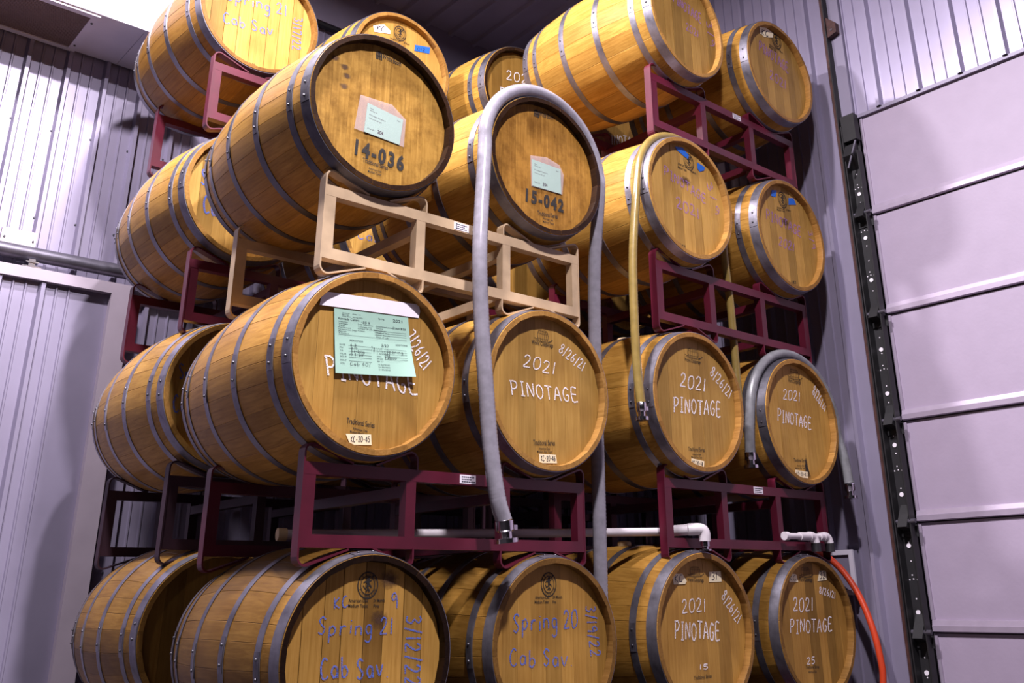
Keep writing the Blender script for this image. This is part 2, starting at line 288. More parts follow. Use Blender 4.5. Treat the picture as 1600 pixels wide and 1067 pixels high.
M_ = {}
M_['stave'] = wood('oak_stave', (0.31, 0.158, 0.026), (0.57, 0.335, 0.080), 1, vary=0.30)
M_['head'] = wood('oak_head', (0.35, 0.190, 0.040), (0.52, 0.305, 0.082), 2, vary=0.24)
M_['headold'] = wood('oak_head_aged', (0.26, 0.130, 0.022), (0.50, 0.285, 0.066), 2, vary=0.10, stain=0.75)
M_['chime'] = wood('oak_chime', (0.25, 0.128, 0.030), (0.44, 0.25, 0.075), 1, vary=0.25)
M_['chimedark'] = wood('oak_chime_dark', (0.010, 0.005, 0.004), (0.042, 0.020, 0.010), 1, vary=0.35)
M_['hoop'] = hoopmat('galvanised_hoop')
M_['rivet'] = plain('rivet_steel', (0.10, 0.095, 0.11), 0.4, 0.6)
M_['red'] = paintmat('maroon_paint', (0.090, 0.0055, 0.019), (0.5, 0.42, 0.45), 0.70, 0.42)
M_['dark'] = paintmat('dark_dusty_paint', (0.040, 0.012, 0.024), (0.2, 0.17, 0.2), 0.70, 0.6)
M_['beige'] = paintmat('beige_paint', (0.47, 0.335, 0.205), (0.16, 0.10, 0.06), 0.70, 0.5)
M_['white'] = chalkmat('white_chalk', (0.90, 0.84, 0.86))
M_['violet'] = chalkmat('violet_chalk', (0.34, 0.16, 0.48), 0.51)
M_['blue'] = chalkmat('blue_chalk', (0.085, 0.15, 0.56), 0.45)
M_['ink'] = chalkmat('black_ink', (0.012, 0.010, 0.010), 0.34)
M_['pen'] = plain('marker_ink', (0.015, 0.015, 0.03), 0.5)
M_['cream'] = plain('masking_tape', (0.78, 0.68, 0.46), 0.7, noise=0.05)
M_['whitetape'] = plain('white_tape', (0.82, 0.76, 0.82), 0.7, noise=0.04)
M_['bluetape'] = plain('blue_painters_tape', (0.012, 0.12, 0.52), 0.6, noise=0.06)
M_['stain'] = stainmat('wine_stain', (0.07, 0.03, 0.012), 0.75)
M_['blackstain'] = stainmat('black_stain', (0.012, 0.008, 0.006), 1.0)
M_['paper'] = plain('green_paper', (0.33, 0.52, 0.42), 0.75, noise=0.04, scale=9)
M_['card'] = plain('pale_green_card', (0.26, 0.38, 0.33), 0.8, noise=0.04, scale=9)
M_['sticker'] = plain('white_sticker', (0.75, 0.70, 0.76), 0.6, noise=0.04)
M_['bung'] = plain('silicone_bung', (0.62, 0.46, 0.26), 0.6)
M_['pvc'] = plain('white_pvc', (0.56, 0.51, 0.54), 0.35, noise=0.05)
M_['rubber'] = plain('black_rubber', (0.015, 0.013, 0.015), 0.5)
M_['chrome'] = plain('stainless_fitting', (0.62, 0.60, 0.64), 0.18, 1.0, noise=0.08)
M_['hoseclear'] = plain('clear_grey_hose', (0.235, 0.220, 0.255), 0.2, noise=0.15, scale=30)
M_['hoseamber'] = plain('amber_hose', (0.24, 0.165, 0.045), 0.3, noise=0.15, scale=30)
M_['hosegrey'] = plain('dark_grey_hose', (0.16, 0.16, 0.17), 0.32, noise=0.2, scale=30)
M_['hosered'] = plain('orange_red_hose', (0.50, 0.045, 0.012), 0.4, noise=0.1)
M_['wall'] = plain('grey_metal_siding', (0.32, 0.285, 0.40), 0.34, 0.3, noise=0.07, scale=4)
M_['walldim'] = plain('grey_metal_siding_dimmed', (0.27, 0.240, 0.335), 0.36, 0.3, noise=0.07, scale=4)  # same siding in a darker colour, dimmed to hold light levels down
M_['flat'] = plain('grey_flat_metal', (0.22, 0.195, 0.27), 0.45, 0.1, noise=0.05, scale=5)
M_['ceil'] = plain('dark_ceiling_metal', (0.30, 0.27, 0.36), 0.5, 0.1, noise=0.1, scale=3)
M_['duct'] = plain('painted_duct', (0.66, 0.62, 0.72), 0.5, 0.0, noise=0.04, scale=6, bump=0.1)
M_['grille'] = plain('grille_brown_grey', (0.20, 0.14, 0.14), 0.6, 0.0, noise=0.1, scale=40)
M_['track'] = plain('dark_steel_tube', (0.12, 0.11, 0.14), 0.4, 0.6, noise=0.2)
M_['slidingdoor'] = plain('door_frame_metal', (0.38, 0.32, 0.38), 0.5, 0.1, noise=0.06, scale=6)
M_['door'] = plain('overhead_door_panel', (0.325, 0.265, 0.355), 0.55, 0.0, noise=0.03, scale=10, bump=0.12)
M_['strut'] = plain('door_joint_metal', (0.36, 0.30, 0.39), 0.4, 0.3, noise=0.05)
M_['black'] = plain('black_track_steel', (0.009, 0.008, 0.010), 0.6, 0.0, noise=0.3)
M_['rust'] = plain('rusty_angle_iron', (0.060, 0.022, 0.018), 0.6, 0.2, noise=0.35, scale=40)
M_['floor'] = plain('concrete', (0.05, 0.042, 0.05), 0.7, noise=0.2, scale=3, bump=0.2)
M_['screw'] = plain('dark_screw', (0.05, 0.05, 0.06), 0.5, 0.5)
M_['plate'] = plain('hanger_plate', (0.66, 0.58, 0.62), 0.5, 0.1)
m, nt, b = mat('clear_sleeve'); M_['sleeve'] = m
b.inputs['Base Color'].default_value = (0.62, 0.50, 0.50, 1); b.inputs['Roughness'].default_value = 0.2; b.inputs['Alpha'].default_value = 0.22

m, nt, b = mat('clear_film'); M_['film'] = m
b.inputs['Base Color'].default_value = (0.6, 0.5, 0.5, 1); b.inputs['Roughness'].default_value = 0.2; b.inputs['Alpha'].default_value = 0.06

# ------------------------------------------------------------------ helpers
def link(name, me, m=None, parent=None, loc=None, rot=None):
    o = bpy.data.objects.new(name, me); COL.objects.link(o)
    if m is not None and me is not None and not me.materials: me.materials.append(m)
    if parent: o.parent = parent
    if loc: o.location = loc
    if rot: o.rotation_euler = rot
    return o
def thing(name, label, cat, loc=(0, 0, 0), group=None):
    o = bpy.data.objects.new(name, None); COL.objects.link(o); o.location = loc; o.empty_display_size = 0.05
    return tag(o, label, cat, group)
def tag(o, label, cat, group=None):
    o['label'] = label; o['category'] = cat
    if group: o['group'] = group
    return o
def struct(o): o['kind'] = 'structure'; return o
class MB:
    def __init__(s): s.v = []; s.f = []
    def box(s, a, b):
        (x0, y0, z0), (x1, y1, z1) = a, b; n = len(s.v)
        s.v += [(x, y, z) for x in (x0, x1) for y in (y0, y1) for z in (z0, z1)]
        s.f += [tuple(n + i for i in q) for q in ((0, 1, 3, 2), (4, 6, 7, 5), (0, 4, 5, 1), (2, 3, 7, 6), (0, 2, 6, 4), (1, 5, 7, 3))]; return s
    def prism(s, poly, axis, a, b):
        """polygon (2D) extruded along axis between a and b"""
        n = len(s.v); k = len(poly)
        def p3(p, t): return {'x': (t, p[0], p[1]), 'y': (p[0], t, p[1]), 'z': (p[0], p[1], t)}[axis]
        s.v += [p3(p, a) for p in poly] + [p3(p, b) for p in poly]
        s.f += [tuple(n + i for i in range(k)), tuple(n + k + i for i in reversed(range(k)))]
        s.f += [(n + i, n + k + i, n + k + (i + 1) % k, n + (i + 1) % k) for i in range(k)]; return s
    def tube(s, pts, r, sides=12, caps=True, rib=0.0):
        n = len(s.v); pts = [Vector(p) for p in pts]; up = None; k = len(pts)
        for i, p in enumerate(pts):
            t = (pts[min(i + 1, k - 1)] - pts[max(i - 1, 0)]).normalized()
            if up is None: up = t.orthogonal().normalized()
            up = (up - t * up.dot(t)).normalized(); sd = t.cross(up)
            rr = (r[i] if isinstance(r, (list, tuple)) else r) + (rib if i % 2 else 0)
            s.v += [tuple(p + (up * math.cos(a) + sd * math.sin(a)) * rr) for a in (2 * PI * j / sides for j in range(sides))]
        for i in range(k - 1):
            for j in range(sides):
                a = n + i * sides + j; b2 = n + i * sides + (j + 1) % sides
                s.f.append((a, b2, b2 + sides, a + sides))
        if caps: s.f += [tuple(n + j for j in reversed(range(sides))), tuple(n + (k - 1) * sides + j for j in range(sides))]
        return s
    def mesh(s, name, smooth=None):
        me = bpy.data.meshes.new(name); me.from_pydata(s.v, [], s.f)
        bm = bmesh.new(); bm.from_mesh(me); bmesh.ops.recalc_face_normals(bm, faces=bm.faces); bm.to_mesh(me); bm.free()
        if smooth is not None:
            me.polygons.foreach_set('use_smooth', [True] * len(me.polygons)); me.set_sharp_from_angle(angle=math.radians(smooth))
        return me
    def obj(s, name, m, parent=None, loc=None, smooth=None):
        return link(name, s.mesh(name, smooth), m, parent, loc)
def spline(pts, step):
    P = [Vector(p) for p in pts]; P = [P[0] * 2 - P[1]] + P + [P[-1] * 2 - P[-2]]; out = []
    for i in range(1, len(P) - 2):
        n = max(2, int((P[i + 1] - P[i]).length / step))
        for j in range(n):
            t = j / n; a, b, c, d = P[i - 1:i + 3]
            out.append(0.5 * ((2 * b) + (c - a) * t + (2 * a - 5 * b + 4 * c - d) * t * t + (3 * b - a - 3 * c + d) * t ** 3))
    out.append(P[-2]); return out

# ------------------------------------------------------------------ the hall: floor, walls, ceiling
FZ = -0.615
XW, YW, ZC = 2.90, 2.75, 4.32
struct(MB().box((-5.5, -6, FZ - 0.1), (3.2, 3.0, FZ)).obj('floor', M_['floor']))
def siding(p0, p1, pitch, h=0.030, phase=0.0):
    """profile of ribbed steel siding: a broad rib every pitch, two narrow ones between; returns (along, out) points"""
    pts = [(p0, 0)]; a = p0 + phase
    while a < p1 - pitch:
        for (c, wd, hh) in ((0.0, 0.030, h), (pitch * 0.40, 0.011, h * 0.28), (pitch * 0.69, 0.011, h * 0.28)):
            pts += [(a + c + 0.02, 0), (a + c + 0.02 + wd * 0.35, hh), (a + c + 0.02 + wd * 1.0, hh), (a + c + 0.02 + wd * 1.35, 0)]
        a += pitch
    return pts + [(p1, 0)]
def wall(name, axis, at, sgn, p0, p1, z0, z1, pitch, phase, m, parent=None):
    pr = siding(p0, p1, pitch, phase=phase); mb = MB(); n = len(pr)
    for z in (z0, z1):
        for (a, o) in pr: mb.v.append((a, at + sgn * o, z) if axis == 'x' else (at + sgn * o, a, z))
    mb.f = [(i, i + 1, n + i + 1, n + i) for i in range(n - 1)]
    return mb.obj(name, m, parent)
wb = struct(wall('wall_back', 'x', YW, -1, -5.5, XW, FZ, ZC, 0.205, 0.04, M_['walldim']))
ws = struct(wall('wall_right', 'y', XW, -1, -0.09, YW, FZ, ZC, 0.232, 0.08, M_['walldim']))  # darker siding colour paints in the shade behind the right-hand stack
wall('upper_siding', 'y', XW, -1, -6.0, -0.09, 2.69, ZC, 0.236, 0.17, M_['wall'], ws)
cl = MB(); x = -5.5
prof = []
while x < XW:
    prof += [(x, 0), (x + 0.16, 0), (x + 0.172, -0.028), (x + 0.198, -0.028), (x + 0.21, 0)]; x += 0.225
n = len(prof)
for y in (-6.0, YW):
    for (a, o) in prof: cl.v.append((a, y, ZC + o + (YW - y) * 0.02))
cl.f = [(i, i + 1, n + i + 1, n + i) for i in range(n - 1)]
struct(cl.obj('ceiling', M_['ceil']))
# flat band along the top of the back wall, with the dark joint below it
struct(MB().box((-0.13, 2.69, 3.965), (XW, 2.725, ZC)).obj('trim_1', M_['flat']))
struct(MB().box((-0.13, 2.68, 3.925), (XW, 2.726, 3.945)).obj('trim_2', M_['black']))
# screws that hold the siding
scr = MB().prism([(0.006 * math.cos(a * PI / 3), 0.006 * math.sin(a * PI / 3)) for a in range(6)], 'y', -0.005, 0).mesh('screw')
scr.materials.append(M_['screw'])
for k in range(7):
    for z in (2.62, 2.10, 0.95, 0.30):
        link('screw', scr, None, wb, (-0.92 + 0.205 * k - 0.012, YW, z + 0.01 * (k % 2)))

# overhead duct in the corner, its grille on the underside
du = thing('overhead_duct', 'pale boxed duct under the ceiling at upper left with a vent grille underneath', 'duct', (-1.5, 2.5, 3.135))
MB().box((-4.0, 2.25, 3.135), (-0.256, 2.728, 4.30)).obj('casing', M_['duct']).parent = du
for ch in du.children: ch.location = -du.location
e = MB().box((-0.2535, 2.25, 3.135), (-0.13, 2.728, 4.30)).obj('casing', M_['duct'], du, -du.location)
g = MB()
for a, b in (((-1.75, 2.262, 3.122), (-0.49, 2.30, 3.134)), ((-1.75, 2.69, 3.122), (-0.49, 2.725, 3.134)), ((-0.53, 2.30, 3.122), (-0.49, 2.69, 3.134)), ((-1.75, 2.30, 3.122), (-1.71, 2.69, 3.134))): g.box(a, b)
vg = g.obj('vent_grille', M_['duct'], du, -du.location)
lv = MB()
for k in range(30):
    y = 2.305 + k * 0.0128; lv.box((-1.71, y, 3.125), (-0.53, y + 0.007, 3.132))
l_ = lv.obj('louver', M_['grille'], vg); l_['kind'] = 'stuff'
MB().box((-1.71, 2.30, 3.1322), (-0.53, 2.69, 3.1338)).obj('filter', M_['grille'], vg)
for y in (2.35, 2.64):
    link('screw', scr, None, vg, (-0.51, y, 3.122), (PI / 2, 0, 0))

# sliding door on the back wall, hung from a round track
sd = MB(); 
fr = [((-3.0, 2.61, 1.725), (-0.005, 2.655, 1.785)), ((-0.115, 2.61, FZ + 0.02), (-0.005, 2.655, 1.725))]
o = MB().box(*fr[0]).box(*fr[1]).obj('door_1', M_['slidingdoor']); struct(o); d1 = o
wall('door_panel', 'x', 2.652, -1, -3.0, -0.115, FZ + 0.02, 1.725, 0.205, 0.055, M_['walldim'], d1)
st = thing('sliding_door_track', 'dark round steel track tube running along the back wall above the sliding door', 'track', (-1.5, 2.68, 1.86))
o = MB().tube([(-2.6, 2.655, 1.868), (0.55, 2.655, 1.868)], 0.038, 20).obj('tube', M_['track'], st, -st.location, 40)
hp = thing('hanger_bracket', 'pale metal hanger plate fixed above the sliding door track', 'bracket', (-0.585, 2.70, 1.90))
MB().box((-0.67, 2.685, 1.893), (-0.505, 2.715, 1.995)).obj('plate', M_['plate'], hp, -hp.location)
for x in (-0.655, -0.52): link('screw', scr, None, hp, Vector((x, 2.685, 1.945)) - hp.location)
tr = thing('door_hanger', 'small bright roller hanger between the track and the sliding door', 'hanger', (-0.52, 2.66, 1.785))
MB().box((-0.535, 2.615, 1.78), (-0.505, 2.64, 1.83)).obj('stem', M_['chrome'], tr, -tr.location)
MB().box((-0.565, 2.61, 1.785), (-0.475, 2.65, 1.792)).box((-0.55, 2.61, 1.81), (-0.49, 2.645, 1.818)).obj('flange', M_['chrome'], tr, -tr.location)

# overhead door in the right-hand wall
dz = [2.665, 2.085, 1.522, 0.965, 0.475, -0.02, -0.61]
dr = MB().box((2.90, -5.2, 2.668), (2.93, -0.235, 2.70)).obj('door_2', M_['strut']); struct(dr)
for i in range(6):
    t, bt = dz[i] - (0.0 if i == 0 else 0.012), dz[i + 1] + 0.048
    mb = MB().box((2.905, -5.2, bt), (2.94, -0.225, t)); mb.obj('section', M_['door'], dr)
    jz = dz[i + 1]
    MB().prism([(2.903, jz + 0.048), (2.893, jz + 0.046), (2.887, jz + 0.024), (2.884, jz + 0.022), (2.884, jz - 0.002), (2.895, jz - 0.006), (2.935, jz - 0.006), (2.935, jz + 0.048)], 'y', -5.2, -0.228).obj('joint_rail', M_['strut'], dr)
    MB().box((2.905, -5.2, jz - 0.012), (2.925, -0.228, jz - 0.006)).obj('seal', M_['black'], dr)
    MB().box((2.899, -0.240, bt), (2.905, -0.222, t)).obj('edge_strip', M_['strut'], dr)
struct(MB().box((2.885, -5.2, 2.672), (2.90, -0.17, 2.692)).obj('trim_3', M_['flat']))
struct(MB().box((2.87, -0.205, 2.69), (2.905, -0.09, ZC)).obj('trim_4', M_['flat']))
# vertical track with its holes, roller hinges and brackets
tk = thing('door_track', 'black perforated steel track up the left edge of the white overhead door', 'track', (2.86, -0.18, FZ))
TL = -tk.location
MB().box((2.868, -0.222, FZ), (2.874, -0.135, 2.67)).obj('angle_plate', M_['black'], tk, TL)
MB().box((2.82, -0.228, FZ), (2.868, -0.222, 2.45)).obj('track_flange', M_['black'], tk, TL)
MB().box((2.815, -0.152, FZ), (2.868, -0.146, 2.62)).obj('track_flange', M_['black'], tk, TL)
MB().box((2.8665, -0.1452, -0.3), (2.8675, -0.1395, 0.52)).obj('painted_light_gap', M_['duct'], tk, TL)  # pale solid strip, painted to look like daylight through the door gap
disc = MB().prism([(0.011 * math.cos(a * PI / 6), 0.011 * math.sin(a * PI / 6)) for a in range(12)], 'x', -0.004, 0).mesh('bolt_head'); disc.materials.append(M_['sticker'])
for z in (2.21, 1.95, 1.71, 1.33, 1.10, 0.84, 0.60, 0.36, 0.06, -0.2): link('bolt_head', disc, None, tk, Vector((2.868, -0.178, z)) + TL)
dots = MB()
for k in range(34):
    z = 2.5 - k * 0.085
    for (dy, dz_) in (((0, 0),) if k % 3 else ((-0.02, 0), (0, 0.004), (0.02, 0), (0.004, 0.022))):
        dots.box((2.8665, -0.178 + dy - 0.0028, z + dz_ - 0.0028), (2.8678, -0.178 + dy + 0.0028, z + dz_ + 0.0028))
dd = dots.obj('hole', M_['sticker'], tk, TL); dd['kind'] = 'stuff'
for z in (2.085, 1.522, 0.965, 0.475, -0.02):
    hb = MB().prism([(2.80, z - 0.03), (2.866, z - 0.05), (2.866, z + 0.075), (2.835, z + 0.03)], 'y', -0.215, -0.165).obj('roller_hinge', M_['black'], tk, TL)
    MB().tube([(2.83, -0.25, z - 0.005), (2.83, -0.15, z - 0.005)], 0.011, 10).obj('roller_stem', M_['track'], hb)
    MB().box((2.862, -0.24, z - 0.075), (2.868, -0.15, z - 0.02)).obj('hinge_leaf', M_['black'], hb)
hb = MB().box((2.82, -0.232, 2.52), (2.866, -0.15, 2.68)).prism([(2.79, 2.42), (2.866, 2.36), (2.866, 2.52), (2.83, 2.50)], 'y', -0.21, -0.15).obj('top_bracket', M_['black'], tk, TL)
MB().tube([(2.80, -0.235, 2.50), (2.80, -0.17, 2.35)], 0.006, 8).obj('spring_rod', M_['track'], tk, TL)
an = thing('angle_iron', 'rusty brown steel angle standing beside the door track from floor to roof', 'steel angle', (2.87, -0.10, FZ))
MB().box((2.86, -0.128, FZ), (2.866, -0.092, 4.2)).obj('flange', M_['rust'], an, -an.location)
MB().box((2.82, -0.136, FZ), (2.868, -0.130, 4.2)).obj('web', M_['black'], an, -an.location)
br = thing('angle_bracket', 'small rusty bracket holding the tall steel angle to the wall near the ceiling', 'bracket', (2.87, -0.16, 3.28))
MB().prism([(-0.137, 3.36), (-0.195, 3.30), (-0.195, 3.235), (-0.137, 3.22)], 'x', 2.83, 2.866).obj('plate', M_['rust'], br, -br.location)
MB().tube([(2.828, -0.165, 3.262), (2.83, -0.165, 3.262)], 0.008, 10).obj('bolt', M_['chrome'], br, -br.location)
bx = thing('electrical_box', 'small grey electrical box on the metal wall behind the orange hose', 'box', (2.86, 0.20, 0.14))
MB().box((2.835, 0.112, 0.145), (2.876, 0.29, 0.35)).obj('case', M_['flat'], bx, -bx.location)
MB().box((2.822, 0.108, 0.33), (2.835, 0.294, 0.354)).box((2.822, 0.108, 0.141), (2.835, 0.294, 0.165)).box((2.822, 0.108, 0.165), (2.835, 0.132, 0.33)).box((2.822, 0.27, 0.165), (2.835, 0.294, 0.33)).obj('door_frame', M_['duct'], bx, -bx.location)

# ------------------------------------------------------------------ barrels
LEN, RE, RB, REC = 0.89, 0.30, 0.346, 0.032
def RY(y): return RB - (RB - RE) * ((y - LEN / 2) / (LEN / 2)) ** 2
def stave_mesh(deg):
    hw = math.radians(deg) / 2; ys = [0, 0.005, 0.0325, 0.09, 0.17, 0.26, 0.35, 0.445, 0.54, 0.63, 0.72, 0.80, 0.885, 0.89]
    v = []; f = []; k = 8
    for y in ys:
        R = RY(y) - (0.0015 if y in (0, 0.89) else 0)
        ri = R - (0.017 if y in (0, 0.89) else 0.021 if y == 0.005 else 0.027); d = 0.0016 / R; g = 0.0002 / R
        for (a, r) in ((-hw + g, ri), (-hw + g, R - 0.0009), (-hw + d, R), (-hw * .33, R), (hw * .33, R), (hw - d, R), (hw - g, R - 0.0009), (hw - g, ri)):
            v.append((r * math.sin(a), y, r * math.cos(a)))
    for i in range(len(ys) - 1):
        for j in range(k):
            a = i * k + j; b = i * k + (j + 1) % k; f.append((a, b, b + k, a + k))
    f += [tuple(range(k)), tuple((len(ys) - 1) * k + j for j in range(k))]
    mb = MB(); mb.v = v; mb.f = f; me = mb.mesh('stave', 24)
    me.materials.append(M_['stave']); me.materials.append(M_['chime'])
    for p in me.polygons:
        c = p.center; r = math.hypot(c.x, c.z)
        if abs(p.normal.y) > 0.7 or (c.y < 0.04 and r < RY(c.y) - 0.012): p.material_index = 1
    return me
ST = {d: stave_mesh(d) for d in (10, 12, 14, 17)}
STW = [10] * 6 + [12] * 10 + [14] * 8 + [17] * 4
def hoop_mesh(y0, y1):
    mb = MB(); n = 72
    for j in range(n):
        a = 2 * PI * j / n
        for (y, r) in ((y0, RY(y0) + 0.0002), (y0, RY(y0) + 0.0024), (y1, RY(y1) + 0.0024), (y1, RY(y1) + 0.0002)): mb.v.append((r * math.sin(a), y, r * math.cos(a)))
    for j in range(n):
        for q in range(4): a = j * 4; b = ((j + 1) % n) * 4; mb.f.append((a + q, a + (q + 1) % 4, b + (q + 1) % 4, b + q))
    me = mb.mesh('hoop', 40); me.materials.append(M_['hoop']); return me
HY = [(0.003, 0.048), (0.095, 0.126), (0.312, 0.346), (0.544, 0.578), (0.764, 0.795), (0.842, 0.887)]
HM = [hoop_mesh(*h) for h in HY]
rv = MB().tube([(0, 0, 0), (0, 0, 0.003), (0, 0, 0.0045)], [0.0048, 0.0044, 0.0025], 8).mesh('rivet', 50); rv.materials.append(M_['rivet'])
lapm = []
for (y0, y1) in HY:
    mb = MB(); n = 6
    for j in range(n + 1):
        a = math.radians(-9 + 18 * j / n)
        for (y, r) in ((y0 + 0.003, RY(y0) + 0.0026), (y0 + 0.003, RY(y0) + 0.0045), (y1 - 0.003, RY(y1) + 0.0045), (y1 - 0.003, RY(y1) + 0.0026)): mb.v.append((r * math.sin(a), y, r * math.cos(a)))
    for j in range(n):
        for q in range(4): a = j * 4; mb.f.append((a + q, a + (q + 1) % 4, a + 4 + (q + 1) % 4, a + 4 + q))
    mb.f += [(0, 1, 2, 3), tuple(n * 4 + q for q in range(4))]
    me = mb.mesh('hoop_lap', 40); me.materials.append(M_['hoop']); lapm.append(me)
RH = 0.279
def plank_mesh(x0, x1, gap):
    x0 += gap; x1 -= gap; x0 = max(x0, -RH + 0.0006); x1 = min(x1, RH - 0.0006)
    xs = [x0 + (x1 - x0) * i / 5 for i in range(6)]
    poly = [(x, math.sqrt(max(0, RH * RH - x * x))) for x in xs] + [(x, -math.sqrt(max(0, RH * RH - x * x))) for x in reversed(xs)]
    me = MB().prism(poly, 'y', 0, 0.02).mesh('head_plank'); return me
PAT = [[-.279, -.222, -.150, -.088, -.010, .060, .135, .205, .279], [-.279, -.205, -.135, -.052, .030, .098, .175, .279], [-.279, -.235, -.165, -.100, -.032, .045, .105, .170, .225, .279]]
PL = {}
for pi in range(3):
    for gi, gp in enumerate((0.00035, 0.0012)):
        for mk in ('head', 'headold'):
            L = []
            for a, b in zip(PAT[pi][:-1], PAT[pi][1:]):
                me = plank_mesh(a, b, gp); me.materials.append(M_[mk]); L.append(me)
            PL[pi, gi, mk] = L
bung = MB().tube([(0, 0, -0.03), (0, 0, 0.012), (0, 0, 0.02), (0, 0, 0.024)], [0.026, 0.032, 0.030, 0.020], 14).mesh('bung', 40); bung.materials.append(M_['bung'])

GA, GB, GC, GD = 'oak barrels of the nearest stack', 'oak barrels of the right-hand stack', 'oak barrels of the stack behind on the left', 'oak barrels of the stack behind on the right'
